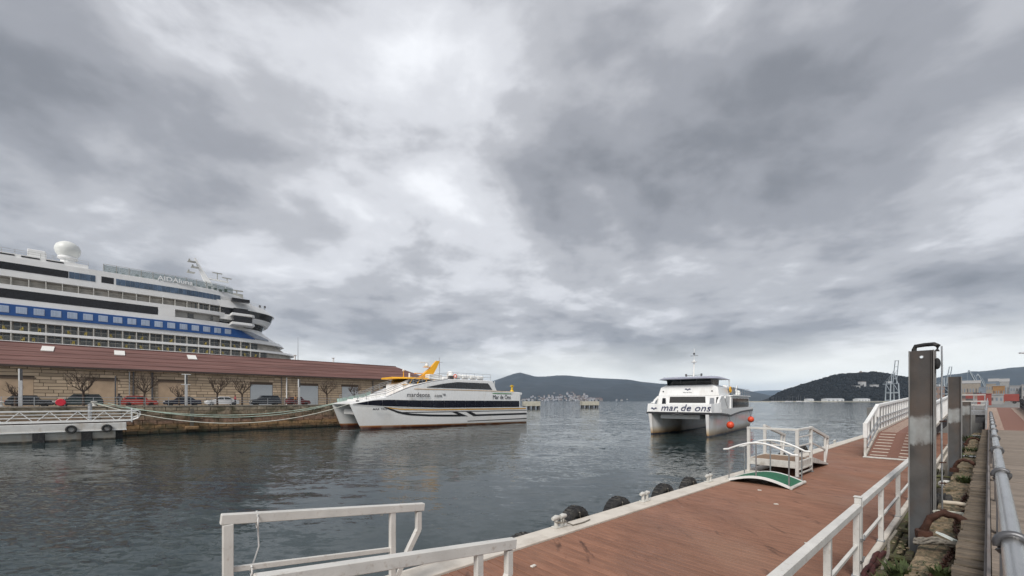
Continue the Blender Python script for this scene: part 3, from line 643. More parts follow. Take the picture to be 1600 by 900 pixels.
MB().path([(-0.1, 0.0, 0.12), (0.0, -0.06, 0.08), (0.1, 0.02, 0.13), (0.14, -0.08, 0.05), (0.25, -0.12, 0.0), (0.55, -0.14, 0.0), (0.8, -0.10, 0.0)], 0.013, 6).torus((0.0, 0, 0.1), 0.12, 0.013, 'z', 14, 5).build('rope', ROPEGREY, t, smooth=60)
# inner railing of the pontoon
def rail_run(name, lab, us_, v, frame, ang, zb, h, m, end_plate=True, group=None):
    t = thing(name, lab, 'railing', frame(0, 0, 0), ang, group)
    u0, u1 = us_[0], us_[-1]
    MB().bb(u0 - 0.05, u1 + 0.05, v - 0.045, v + 0.045, zb + h - 0.09, zb + h).build('top_rail', m, t, bevel=0.006)
    MB().bb(u0, u1, v - 0.02, v + 0.02, zb + 0.40, zb + 0.445).build('lower_rail', m, t, bevel=0.004)
    p0 = None
    for q in us_:
        p0_ = MB().bb(-0.035, 0.035, -0.035, 0.035, 0, h - 0.091).build('post', m, t, bevel=0.005) if p0 is None else inst(p0, 'post', t)
        if p0 is None: p0 = p0_
        p0_.location = (q, v, zb)
        bp_ = MB().bb(-0.075, 0.075, -0.05, 0.05, 0.0, 0.012).build('base_plate', GALV, t) if q == us_[0] else inst(bp_, 'base_plate', t)
        bp_.location = (q, v, zb + 0.001) if False else (q + 0.0, v, zb - 0.0115 + 0.012)
    return t
rail_run('pontoon_railing', 'white railing running past the mossy timbers towards the tall pile', [7.62, 9.6, 11.9, 14.2, 16.5, 18.8, 21.1], 1.13, PF, PA, DZ + 0.03, 1.03, RAILWHITE, group='white railings on the pontoon inner edge')
rail_run('pontoon_railing', 'white railing nearest the camera, ending at the gate post', [0.4, 2.2, 4.0, 5.75, 7.42], 1.13, PF, PA, DZ + 0.03, 1.0, RAILWHITE, group='white railings on the pontoon inner edge')
t = thing('gate_post', 'lone white gate post between the two railing panels', 'post', PF(7.53, 1.13, DZ + 0.03), PA)
MB().bb(-0.04, 0.04, -0.04, 0.04, 0, 1.09).build('post', RAILWHITE, t, bevel=0.005); MB().bb(-0.05, 0.05, -0.05, 0.05, 1.0905, 1.105).build('cap', RAILWHITE, t, bevel=0.004)
MB().path([(0.06, -0.06, 0.55), (-0.02, -0.07, 0.50), (-0.10, -0.05, 0.53), (-0.13, 0.03, 0.5)], 0.01, 6).path([(0.05, -0.06, 0.25), (-0.05, -0.06, 0.20), (-0.13, -0.03, 0.22)], 0.01, 6).build('tie_wire', GALV, t, smooth=60)
# dark red hose along the inner edge, mossy timbers
t = thing('hose_bundle', 'dark red rolled hose lying along the inner pontoon edge', 'hose', PF(0, 0, 0), PA); mb = MB()
mb.path([(5.0 + k * 0.1, 1.02 + 0.012 * math.sin(k * 1.1), DZ + 0.03 + 0.010 * math.sin(k * 0.9)) for k in range(40)], [0.036 + 0.007 * math.sin(k * 2.3) for k in range(40)], 10)
mb.path([(5.1 + k * 0.1, 1.06 + 0.010 * math.sin(k * 0.8), DZ + 0.065 + 0.008 * math.sin(k * 1.3)) for k in range(37)], [0.030 + 0.006 * math.sin(k * 1.9) for k in range(37)], 10)
mb.build('roll', mat('dark_red_hose', (0.060, 0.016, 0.014), 0.8, var=0.4, scale=8), t, smooth=60)
t = thing('timber_fender_frame', 'mossy timber frame between pontoon and steel pile', 'timber frame', PF(0, 0, 0), PA)
for k, (a, b, v, z) in enumerate(((5.0, 14.4, 1.025, 1.86), (5.0, 14.4, 0.90, 1.84), (4.0, 14.2, 0.77, 1.82), (14.5, 22, 1.02, 1.86), (14.6, 22, 0.88, 1.84))):
    MB().bb(a, b, v - 0.05, v + 0.05, z - 0.14, z).build('timber', MOSSWOOD, t, bevel=0.012)
for u in (5.6, 6.7, 7.9, 8.9, 10.9, 12.2, 13.2, 15.4, 17.2, 19.5): MB().bb(u - 0.08, u + 0.08, 0.58, 0.985, 1.862, 1.92).build('tie_beam', MOSSWOOD, t, bevel=0.012)
mb = MB()
for k in range(160): mb.ball((rp.uniform(5, 14), rp.uniform(0.75, 1.05), 1.865 + rp.uniform(0, 0.015)), rp.uniform(0.012, 0.03), 5, (1.3, 1, 0.5))
tag(mb.build('debris', mat('grit', (0.20, 0.16, 0.10), 0.95, var=0.5, scale=20), t), kind='stuff')
# small litter on the deck
for k, (u, v, lab) in enumerate(((11.2, 3.2, 'tiny white paper scrap in the middle of the red deck'), (8.4, 1.9, 'pale splinter of wood lying near the railing'), (12.6, 4.0, 'tiny pale scrap on the deck near the green bridge'), (4.25, 4.4, 'crumbled white paint flakes beside the near ramp rail'))):
    o = rock(0.09 if k != 1 else 0.34, 0.05, 0.02, 60 + k, mat('scrap_%d' % k, (0.62, 0.58, 0.52), 0.8, var=0.1), 'litter_scrap', None); o.location = PF(u, v, DZ + 0.012); o.rotation_euler.z = k * 1.3
    tag(o, lab, 'litter')

# ================================================================== boarding platforms with ramp
def boarding_platform(u0, u1, u2, v0, v1, lab, h=0.48, toe=0.0, ladder=True, rails=True):
    """platform u0..u1, ramp u1..u2 sloping down along the pontoon"""
    t = thing('boarding_platform', lab, 'boarding platform', PF(0, 0, DZ), PA, 'white boarding platforms on the pontoon')
    MB().bb(u0 + 0.05, u1 - 0.0, v0 + 0.05, v1 - 0.05, h - 0.02, h + 0.005).build('platform_board', PLYWOOD, t)
    for a in ((u0, u1, v0, v0 + 0.06), (u0, u1, v1 - 0.06, v1), (u0, u0 + 0.06, v0 + 0.061, v1 - 0.061), (u1 - 0.06, u1, v0 + 0.061, v1 - 0.061)):
        MB().bb(a[0], a[1], a[2], a[3], h - 0.2, h + 0.025).build('frame_beam', DIRTYFRAME, t, bevel=0.006)
    RH = 1.1
    for (a, b) in ((u0 + 0.03, v0 + 0.03), (u0 + 0.03, v1 - 0.03), (u1 - 0.03, v0 + 0.03), (u1 - 0.03, v1 - 0.03)):
        if not rails and a < u1 - 0.5: continue
        MB().bb(a - 0.045, a + 0.045, b - 0.045, b + 0.045, 0.03, h + RH - (0.07 if rails else 0.09)).build('post', RAILWHITE, t, bevel=0.005)
        MB().bb(a - 0.10, a + 0.10, b - 0.08, b + 0.08, 0.005, 0.029).build('foot', GALV, t)
    if rails:
      MB().bb(u0 - 0.02, u0 + 0.08, v0 - 0.02, v1 + 0.02, h + RH - 0.069, h + RH).build('top_rail', RAILWHITE, t, bevel=0.006)
      MB().bb(u0 + 0.081, u1 + 0.02, v0 - 0.02, v0 + 0.08, h + RH - 0.069, h + RH).build('top_rail', RAILWHITE, t, bevel=0.006)
      MB().bb(u0 + 0.01, u0 + 0.05, v0 + 0.08, v1 - 0.08, h + 0.5, h + 0.545).build('mid_rail', RAILWHITE, t, bevel=0.004)
    for zz_ in (0.25, 0.5, 0.8) if ladder else (): MB().bb(u0 + 0.08, u1 - 0.08, v0 + 0.015, v0 + 0.05, h + zz_, h + zz_ + 0.04).build('mid_rail', RAILWHITE, t, bevel=0.004)
    if ladder:
        for zz_ in (0.12, 0.26): MB().bar((u0 + 0.1, v0 - 0.02, zz_), (u1 - 0.1, v0 - 0.02, zz_), 0.04, 0.04).build('step_rung', DIRTYFRAME, t)
    # ramp
    MB().prism([(u1 + 0.01, h - 0.05), (u1 + 0.01, h), (u2, toe + 0.035), (u2, toe + 0.005)], 'y', v0 + 0.06, v1 - 0.06).build('ramp_board', PLYWOOD, t)
    s = (h - toe) / (u2 - u1)
    for v in (v0 + 0.025, v1 - 0.025):
        MB().prism([(u1 + 0.01, h - 0.16), (u1 + 0.01, h + 0.04), (u2, toe + 0.06), (u2, toe + 0.006)], 'y', v - 0.025, v + 0.025).build('ramp_side', DIRTYFRAME, t, bevel=0.004)
        z1, z2 = h + RH, toe + RH
        MB().bar((u1 - 0.09, v, z1 - 0.04 + s * 0.07), (u2 + 0.05, v, z2 - 0.04), 0.085, 0.10).build('hand_rail', RAILWHITE, t, bevel=0.006)
        MB().bar((u1 - 0.03, v, z1 - 0.55), (u2 - 0.40, v, z2 - 0.56 + s * 0.40), 0.04, 0.055).build('mid_rail', RAILWHITE, t, bevel=0.004)
        MB().bb(u2 - 0.43, u2 - 0.36, v - 0.035, v + 0.035, toe + s * 0.4 + 0.04, z2 + s * 0.4 - 0.075).build('post', RAILWHITE, t, bevel=0.005)
        MB().bb(u2 - 0.06, u2 + 0.01, v - 0.035, v + 0.035, z2 - 0.34, z2 - 0.092).build('post', RAILWHITE, t, bevel=0.005)
        MB().bar((u2 - 0.025, v, z2 - 0.33), (u2 - 0.37, v, toe + 0.18), 0.07, 0.07).build('brace', RAILWHITE, t, bevel=0.005)
    return t
bp1 = boarding_platform(15.65, 17.35, 19.7, 3.85, 5.35, 'white boarding platform with brown floor and ramp behind the green bridge')
bp2 = boarding_platform(-1.3, 0.55, 2.66, 3.06, 4.98, 'near white boarding ramp whose handrails cut across the bottom of the view', h=0.25, ladder=False, rails=False)
MB().path([(0.78, 5.03, 1.33), (0.79, 5.04, 1.2), (0.80, 5.03, 0.95), (0.75, 5.04, 0.78)], 0.008, 6).torus((0.77, 4.955, 1.25), 0.075, 0.008, 'x', 14, 5).torus((0.72, 4.955, 0.74), 0.055, 0.008, 'x', 14, 5).build('string', mat('white_string', (0.75, 0.75, 0.73), 0.8), bp2, smooth=60)
# green arched bridge
t = thing('arched_bridge', 'small arched bridge with green turf and white handrails on the red deck', 'boarding bridge', PF(0, 0, DZ), PA)
VA, VB = 3.42, 5.15
def arch(v): k = (v - VA) / (VB - VA); return 0.05 + 0.20 * math.sin(math.pi * min(1, max(0, k)))
vv = [VA + (VB - VA) * k / 14 for k in range(15)]
mb = MB(); mb.loft([[(13.40, v, arch(v)), (14.58, v, arch(v)), (14.58, v, arch(v) - 0.03), (13.40, v, arch(v) - 0.03)] for v in vv]); mb.build('turf_deck', GREENMAT, t, smooth=30)
for u in (13.36, 14.62):
    MB().loft([[(u - 0.025, v, arch(v) + 0.015), (u + 0.025, v, arch(v) + 0.015), (u + 0.025, v, arch(v) - 0.055), (u - 0.025, v, arch(v) - 0.055)] for v in vv]).build('side_beam', WHITE, t)
    MB().path([(u, v, 0.98 + 1.35 * (arch(v) - 0.05)) for v in [VA - 0.14 + (VB - VA + 0.24) * k / 14 for k in range(15)]], 0.028, 10).build('hand_rail', WHITE, t, smooth=60)
    for v in (VA + 0.08, (VA + VB) / 2 + 0.05, VB - 0.06): MB().tube((u, v, arch(v) - 0.04), (u, v, 0.96 + 1.35 * (arch(v) - 0.05)), 0.019, n=8).build('post', GALV, t, smooth=60)
for v in (VA + 0.02, VB - 0.02):
    MB().tube((13.30, v, 0.05), (14.68, v, 0.05), 0.045, n=12).build('roller', DIRTYFRAME, t, smooth=60)
t = thing('mooring_hook', 'thin steel hook standing on the pontoon edge past the tyres', 'hook', PF(12.75, 5.46, DZ + 0.03), PA)
MB().path([(0, 0, 0), (0, 0, 0.2), (0.04, 0, 0.26), (0.12, 0, 0.27), (0.18, 0, 0.22)], 0.012, 8).build('hook', DARKSTEEL, t, smooth=60)

# ================================================================== gangway up to the landing
t = thing('gangway', 'long white railed gangway rising from the red deck behind the pile', 'gangway', PF(0, 0, 0), PA)
G0, G1, G2 = 23.6, 26.9, 50.0
GV0, GV1 = 1.55, 3.3
Z0, Z1, Z2 = DZ + 0.05, 2.85, 3.50
MB().prism([(G0, Z0 - 0.03), (G0, Z0), (G1, Z1), (G1, Z1 - 0.10)], 'y', GV0 + 0.07, GV1 - 0.07).build('ramp_flap', REDDECK, t)
MB().prism([(G1 + 0.01, Z1 - 0.12), (G1 + 0.01, Z1), (G2, Z2), (G2, Z2 - 0.12)], 'y', GV0 + 0.07, GV1 - 0.07).build('walkway_deck', REDDECK, t)
MB().bb(G0 - 0.28, G0 - 0.01, GV0, GV1 + 0.05, DZ + 0.003, DZ + 0.05).build('toe_plate', DIRTYFRAME, t, bevel=0.01)
s1 = (Z1 - Z0) / (G1 - G0); s2 = (Z2 - Z1) / (G2 - G1)
stp = MB().box((0, 0, 0), (0.07, 0.55, 0.012)).build('strip', STRIP, t)
for k in range(8):
    u = G0 + 0.18 + k * 0.40
    for j, v in enumerate((GV1 - 0.42, GV0 + 0.42)):
        o = stp if k + j == 0 else inst(stp, 'strip', t); o.location = (u, v, Z0 + (u - G0) * s1 + 0.006); o.rotation_euler = (0, -math.atan(s1), 0)
for k in range(40):
    u = G1 + 0.25 + k * 0.5
    for v in (GV1 - 0.42, GV0 + 0.42):
        o = inst(stp, 'strip', t); o.location = (u, v, Z1 + (u - G1) * s2 + 0.006); o.rotation_euler = (0, -math.atan(s2), 0)
GH = 1.33
for v in (GV0, GV1):
    MB().bar((G0 + 0.05, v, Z0 + GH + 0.05), (G1, v, Z1 + GH - 0.02), 0.14, 0.13).build('hand_rail', WHITE, t, bevel=0.01)
    MB().bar((G1 + 0.02, v, Z1 + GH - 0.03), (G2, v, Z2 + GH), 0.14, 0.14).build('hand_rail', WHITE, t, bevel=0.01)
    MB().bar((G0 + 0.1, v, Z0 + 0.02), (G1, v, Z1 + 0.02), 0.06, 0.14).bar((G1 + 0.02, v, Z1 + 0.02), (G2, v, Z2 + 0.02), 0.06, 0.14).build('kick_rail', EDGE, t)
    off = -0.06 if v == GV1 else 0.06
    for f_ in (0.42, 0.72): MB().tube((G0 + 0.05, v + off, Z0 + f_), (G1 + 0.2, v + off, Z1 + f_), 0.03, n=8).tube((G1 + 0.2, v + off, Z1 + f_), (G2, v + off, Z2 + f_), 0.03, n=8).build('mid_rail', GALV, t, smooth=60)
    MB().bb(G0 - 0.07, G0 + 0.07, v - 0.07, v + 0.07, Z0 + 0.8, Z0 + GH + 0.14).build('end_box', WHITE, t, bevel=0.01)
    MB().bb(G0 - 0.045, G0 + 0.045, v - 0.045, v + 0.045, DZ + 0.051, Z0 + 0.8).build('post', DIRTYFRAME, t, bevel=0.006)
    MB().bb(G1 - 0.07, G1 + 0.07, v - 0.072, v + 0.072, Z1 + 0.75, Z1 + GH + 0.06).build('end_box', WHITE, t, bevel=0.01)
    for k in range(3): u = G0 + 0.85 + k * 0.95; MB().bb(u - 0.07, u + 0.07, v - 0.03, v + 0.03, Z0 + (u - G0) * s1 + 0.09, Z0 + (u - G0) * s1 + GH - 0.02).build('picket', WHITE, t, bevel=0.006)
    pk = None
    for k in range(24):
        u = G1 + 0.45 + k * 0.95
        o = MB().bb(-0.07, 0.07, -0.03, 0.03, 0.09, GH - 0.09).build('picket', WHITE, t, bevel=0.006) if pk is None else inst(pk, 'picket', t)
        if pk is None: pk = o
        o.location = (u, v, Z1 + (u - G1) * s2)
MB().bb(G1 + 0.3, G2, GV0 + 0.2, GV0 + 0.32, 2.3, 2.85).bb(G1 + 0.3, G2, GV1 - 0.32, GV1 - 0.2, 2.3, 2.85).build('girder', DARKSTEEL, t)
# landing between gangway and quay
t = thing('landing_frame', 'grey steel landing with triple rails spanning from gangway to walkway', 'landing', QF(49.6, 0, 0), QA)
MB().bb(0, 3, 0.15, 1.6, 3.52, 3.60).build('landing_deck', GALV, t)
MB().bb(-0.12, 0, 0.15, 1.6, 3.25, 3.62).build('edge_beam', GALV, t)
for zz_ in (4.02, 4.32, 4.83): MB().bb(-0.08, -0.02, 0.16, 1.6, zz_, zz_ + 0.07).build('rail', RAILWHITE, t)
for v in (0.2, 0.78, 1.56): MB().bb(-0.015, 0.045, v - 0.03, v + 0.03, 3.62, 4.85).build('post', GALV, t)
for v in (0.2, 1.5): MB().bb(0.1, 0.35, v - 0.12, v + 0.12, -3, 3.5).build('leg', DARKSTEEL, t)
MB().bb(0.02, 0.10, 0.1, 0.7, 2.6, 3.24).build('skirt_panel', DARKSTEEL, t)

# ================================================================== far quay (frame WF)
WA = WF.a; FQZ = 3.60
FQM = mat('far_quay_paving', (0.20, 0.19, 0.175), 0.9, var=0.2, scale=1)
o = MB().bb(-140, 70, 71.3, 230, -3, FQZ).build('far_quay_ground', FQM); o.rotation_euler.z = WA
tag(o, 'far quay with road and parked cars before the warehouse', 'quay', kind='structure')
qw = thing('far_quay_wall', 'old stained stone quay wall above the water across the basin', 'quay wall', (0, 0, 0), WA, kind='structure')
QWALL = zpaint('quay_wall_stone', [(-1, (0.03, 0.028, 0.02)), (0.28, (0.045, 0.035, 0.022)), (0.5, (0.20, 0.125, 0.065)), (1.1, (0.31, 0.19, 0.09)), (1.5, (0.25, 0.15, 0.105)), (2.2, (0.23, 0.165, 0.11)), (3.0, (0.26, 0.21, 0.15)), (3.7, (0.33, 0.28, 0.21))], rough=0.95, nscale=0.7, namp=0.3, var=0.35, bump=0.5, dirt=(0.055, 0.055, 0.03), damt=0.75, dscale=0.8)
MB().bb(-140, 70, 71.12, 71.298, -3, FQZ - 0.02).build('wall_core', QWALL, qw)
for k in range(42):
    a = -30 + k * 2.2; MB().bb(a, a + 2.17, 70.92, 71.5, FQZ + 0.002, FQZ + 0.16).build('coping_stone', mat('coping_far', (0.26, 0.23, 0.19), 0.9, var=0.2) if k == 0 else bpy.data.materials['coping_far'], qw)
rq = random.Random(21); first = {}
z = 0.02
for row in range(6):
    h = (0.62, 0.60, 0.58, 0.60, 0.58, 0.56)[row]; u = -3 + rq.uniform(-1, 0)
    while u < 37:
        ln = rq.choice((0.9, 1.15, 1.4, 1.75)); d = rq.uniform(0.0, 0.10)
        MB().prism([(u + 0.02, z + 0.03), (u + ln - 0.02, z + 0.02), (u + ln - 0.03, z + h - 0.02), (u + 0.03, z + h - 0.03)], 'y', 71.02 - d, 71.119).build('stone', QWALL, qw, bevel=0.03)
        u += ln
    z += h
# railing along the edge
t = thing('quay_railing', 'thin grey railing along the edge of the far quay', 'railing', (0, 0, 0), WA)
for zz_ in (0.42, 0.72, 1.08): MB().bb(-32, 60, 71.28, 71.33, FQZ + 0.16 + zz_ - 0.06, FQZ + 0.16 + zz_ - 0.01).build('rail', GALV, t)
p0 = MB().bb(-0.03, 0.03, -0.03, 0.03, 0, 1.04).build('post', GALV, t)
for k in range(40):
    o = p0 if k == 0 else inst(p0, 'post', t); o.location = (-32 + k * 2.35, 71.27, FQZ + 0.161)
# ------------------------------------------------------------------ warehouse
wh = thing('warehouse', 'long stone warehouse with reddish roof in front of the cruise ship', 'warehouse', (0, 0, 0), WA)
BV = 85.0; EZ = 9.15; U0, U1 = -70, 57
WSTONE = mat('warehouse_stone', (0.52, 0.405, 0.285), 0.95, var=0.16, scale=1.2, bump=0.3, bscale=6, dirt=(0.28, 0.20, 0.135), damt=0.5, dscale=0.6, rnd=0.22)
WJOINT = mat('warehouse_joint', (0.10, 0.075, 0.055), 0.95, var=0.2)
WINFILL = mat('warehouse_render', (0.47, 0.345, 0.235), 0.95, var=0.12, scale=1)
MB().bb(U0, U1, BV + 0.03, 103, FQZ, EZ).build('wall', WJOINT, wh)
doors = [(17.9, 21.5), (26.2, 29.6), (34.3, 37.8), (43.5, 47)]
infill = [(-10.6, -7.4), (-2.2, 0.8), (5.4, 8.6)]
def free(a, b, z0):
    if z0 > 7.35: return [(a, b)]
    segs = [(a, b)]
    for (p, q) in doors + infill:
        ns = []
        for (x, y) in segs:
            if q <= x or p >= y: ns.append((x, y)); continue
            if x < p - 0.15: ns.append((x, p))
            if y > q + 0.15: ns.append((q, y))
        segs = ns
    return segs
rb = random.Random(4); blocks = []
nrow = 12; rh = (EZ - FQZ) / nrow
for r_ in range(nrow):
    z0 = FQZ + r_ * rh; u = -24 + rb.uniform(-1, 0)
    while u < 56.8:
        ln = rb.choice((0.9, 1.2, 1.5, 1.8, 2.2))
        for (a, b) in free(u, min(u + ln, 56.9), z0):
            if b - a > 0.2: blocks.append((a + 0.03, b - 0.03, z0 + 0.035, z0 + rh - 0.035, rb.uniform(0.0, 0.05)))
        u += ln
seen = [b for b in blocks if -11 < b[0] < 24 and b[2] > 4.3]
seen.sort(key=lambda b: b[0] + abs(b[2] - 7) * 0.2); seen = seen[:300]; ss = set(seen)
cube = MB().box((0, 0, 0), (1, 1, 1)).build('stone_block', WSTONE, wh)
for k, (a, b, z0, z1, d) in enumerate(seen):
    o = cube if k == 0 else inst(cube, 'stone_block', wh)
    o.location = ((a + b) / 2, BV + 0.02 - d / 2, (z0 + z1) / 2); o.scale = (b - a, 0.06 + d, z1 - z0)
mb = MB()
for b in blocks:
    if b not in ss: mb.bb(b[0], b[1], BV - 0.02 - b[4] * 0.8, BV + 0.035, b[2], b[3])
tag(mb.build('stone_courses', WSTONE, wh), kind='stuff')
for k, (a, b) in enumerate(infill):
    MB().bb(a, b, BV - 0.0, BV + 0.04, FQZ, 7.34).build('bricked_up_bay', WINFILL, wh)
    MB().bb(a - 0.25, b + 0.25, BV - 0.10, BV + 0.04, 7.36, 7.56).build('lintel', mat('old_lintel', (0.15, 0.11, 0.08), 0.9, var=0.2) if k == 0 else bpy.data.materials['old_lintel'], wh)
DOORG = mat('grey_shutter', (0.40, 0.43, 0.45), 0.5, var=0.05)
for (a, b) in doors:
    d_ = MB().bb(a + 0.05, b - 0.05, BV - 0.03, BV + 0.04, FQZ, 7.30).build('roller_door', DOORG, wh)
    for k in range(7): MB().bb(a + 0.06, b - 0.06, BV - 0.045, BV - 0.031, FQZ + 0.3 + k * 0.5, FQZ + 0.34 + k * 0.5).build('rib', DOORG, d_)
ROOFM = mat('red_roof', (0.135, 0.064, 0.054), 0.85, var=0.3, scale=0.5, stretch=(0.3, 3.0, 3.0), bump=0.4, bscale=3, dirt=(0.23, 0.125, 0.105), damt=0.6, dscale=0.35)
RV, RZ = 94.0, 13.0
e0, e1 = BV - 0.7, 103.7; ez = EZ - 0.05
mb = MB(); th = 0.22
mb.add([(U0 - 1, e0, ez), (U1 + 0.8, e0, ez), (U1 + 0.8, e1, ez), (U0 - 1, e1, ez), (U0 + 6, RV, RZ), (51.5, RV, RZ)],
       [(0, 1, 5, 4), (1, 2, 5), (2, 3, 4, 5), (3, 0, 4), (0, 3, 2, 1)])
rf = mb.build('roof', ROOFM, wh)
MB().bb(U0 - 1, U1 + 0.8, e0 - 0.12, e0 - 0.01, ez - 0.16, ez + 0.10).build('gutter', mat('roof_gutter', (0.06, 0.042, 0.036), 0.8, var=0.2), rf)
MB().bb(U0 + 6, 51.5, RV - 0.14, RV + 0.14, RZ - 0.04, RZ + 0.12).build('ridge_cap', ROOFM, rf)
# roof courses as shallow ribs
for k in range(1, 5):
    f_ = k / 5; MB().bar((lerp(U0 - 1, U0 + 6, f_), lerp(e0, RV, f_), lerp(ez, RZ, f_) + 0.02), (lerp(U1 + 0.8, 51.5, f_), lerp(e0, RV, f_), lerp(ez, RZ, f_) + 0.02), 0.10, 0.05).build('roof_course', ROOFM, rf)
SKYL = mat('skylight_panel', (0.72, 0.70, 0.66), 0.35, var=0.05)
ra = math.atan2(RZ - ez, RV - e0)
for a in (-21.0, -6.6, 0.6+0.5, 10.4):
    o = MB().box((0, 0, 0), (1.25, 2.3, 0.12)).build('skylight', SKYL, rf); f_ = 0.76; o.location = (a, lerp(e0, RV, f_), lerp(ez, RZ, f_) + 0.07); o.rotation_euler = (ra, 0, 0)
for a, m_, r_ in ((2.55, DARKSTEEL, 0.11), (4.7, DARKSTEEL, 0.13), (2.1, GALV, 0.07), (23.8, WHITE, 0.11), (22.9, DARKSTEEL, 0.07), (41, DARKSTEEL, 0.1)):
    MB().tube((a, BV - 0.22, FQZ + 0.02), (a, BV - 0.22, EZ - 0.35), r_, n=8).build('downpipe', m_, wh, smooth=60)
for a in (28.0, 36.0): MB().tube((a, RV, RZ + 0.1), (a, RV, RZ + 1.0), 0.18, n=8).bb(a - 0.3, a + 0.3, RV - 0.3, RV + 0.3, RZ + 1.0, RZ + 1.12).build('roof_vent', WHITE, rf)
MB().tube((28.6, RV, RZ + 0.1), (28.6, RV, RZ + 5.0), 0.05, 0.02, n=6).build('antenna', DARKSTEEL, rf)

# ------------------------------------------------------------------ bare trees
LAMPG = mat('lamp_grey', (0.50, 0.50, 0.50), 0.5, var=0.1)
BARK = mat('tree_bark', (0.070, 0.050, 0.038), 0.95, var=0.3, scale=8)
def bare_tree(label, loc, H, spread, seed, density=1.0):
    r = random.Random(seed); t = thing('bare_tree', label, 'tree', loc, r.uniform(0, 6), 'bare pollarded trees along the warehouse')
    th_ = H * 0.36
    MB().path([(0, 0, -0.05), (0.03, 0.02, th_ * 0.5), (0.0, 0.0, th_)], [0.16, 0.12, 0.13], 8).build('trunk', BARK, t, smooth=60)
    mb = MB()
    def grow(p, d, ln, rad, lev):
        n_ = 3; pts = [p]; q = p.copy(); dd = d.copy()
        for k in range(n_):
            dd = (dd + Vector((r.uniform(-.22, .22), r.uniform(-.22, .22), 0.10))).normalized(); q = q + dd * (ln / n_); pts.append(q.copy())
        mb.path(pts, [lerp(rad, rad * 0.55, k / n_) for k in range(n_ + 1)], 5 if lev < 2 else 3)
        if lev < 4:
            for k in range(int((3 if lev < 2 else 4) * density + 0.5)):
                b_ = pts[r.choice((1, 2, 3, 3))]; a = r.uniform(0, 6.283); nd = (dd * 0.9 + Vector((math.cos(a), math.sin(a), r.uniform(-0.1, 0.5))) * r.uniform(0.4, 0.85)).normalized()
                grow(b_, nd, ln * r.uniform(0.55, 0.8), rad * 0.55, lev + 1)
    nl = 6
    for k in range(nl):
        a = 2 * math.pi * k / nl + r.uniform(-.3, .3)
        grow(Vector((0, 0, th_ - 0.05)), Vector((math.cos(a) * spread, math.sin(a) * spread, r.uniform(0.7, 1.1))).normalized(), H * 0.25, 0.075, 1)
    mb.build('crown', BARK, t)
for k, (px_u, H, sp, lab, dn) in enumerate(((-8.2, 3.6, 0.9, 'small bare tree behind the leftmost quay lamp', 0.8), (-2.5, 5.6, 1.1, 'large bare tree behind the dark estate car on the quay', 1.0), (3.5, 5.4, 1.0, 'bare tree between the two dark wall stains', 1.0), (7.3, 3.5, 0.9, 'small bare tree left of the white-armed lamp post', 0.8), (12.0, 5.3, 1.1, 'bare tree above the white parked car', 1.0), (15.3, 5.2, 1.1, 'bare tree left of the first grey shutter', 1.0), (28.7, 5.4, 1.0, 'bare tree before the second grey shutter by the ferry bow', 1.0), (33.8, 4.8, 1.0, 'bare tree partly behind the bow rails of the ferry', 1.0))):
    bare_tree(lab, WF(px_u, 78, FQZ), H, sp, 40 + k, dn)
# ------------------------------------------------------------------ lamp posts
for k, (u, H, lab) in enumerate(((-7.2, 4.4, 'pale square lamp post with dark top above the left pontoon'), (7.5, 4.4, 'pale lamp post with a short white arm before the dark car'), (22.0, 4.3, 'pale lamp post between the dark red car and the shutters'))):
    t = thing('lamp_post', lab, 'lamp post', WF(u, 71.75, FQZ), WA, 'lamp posts on the far quay edge')
    MB().bb(-0.15, 0.15, -0.10, 0.10, 0, H * 0.70).build('column', LAMPG, t, bevel=0.02)
    MB().bb(-0.16, -0.05, -0.09, 0.09, H * 0.70 + 0.002, H).build('column_top', WHITE, t)
    MB().bb(-0.045, 0.16, -0.07, 0.07, H * 0.70 + 0.002, H - 0.04).build('lantern', DARKSTEEL, t)
    if k == 1: MB().bb(-0.5, 0.5, -0.06, 0.06, H + 0.003, H + 0.09).bb(-0.55, 0.45, -0.05, 0.05, H * 0.70 - 0.08, H * 0.70 - 0.005).build('cross_arm', WHITE, t)
o = MB().tube((0, 0, 0), (0, 0, 4.0), 0.09, 0.07, 8).build('quay_post', DARKSTEEL, smooth=60); o.location = WF(0.5, 74, FQZ)
tag(o, 'thin dark pole on the quay beside the estate car', 'pole')
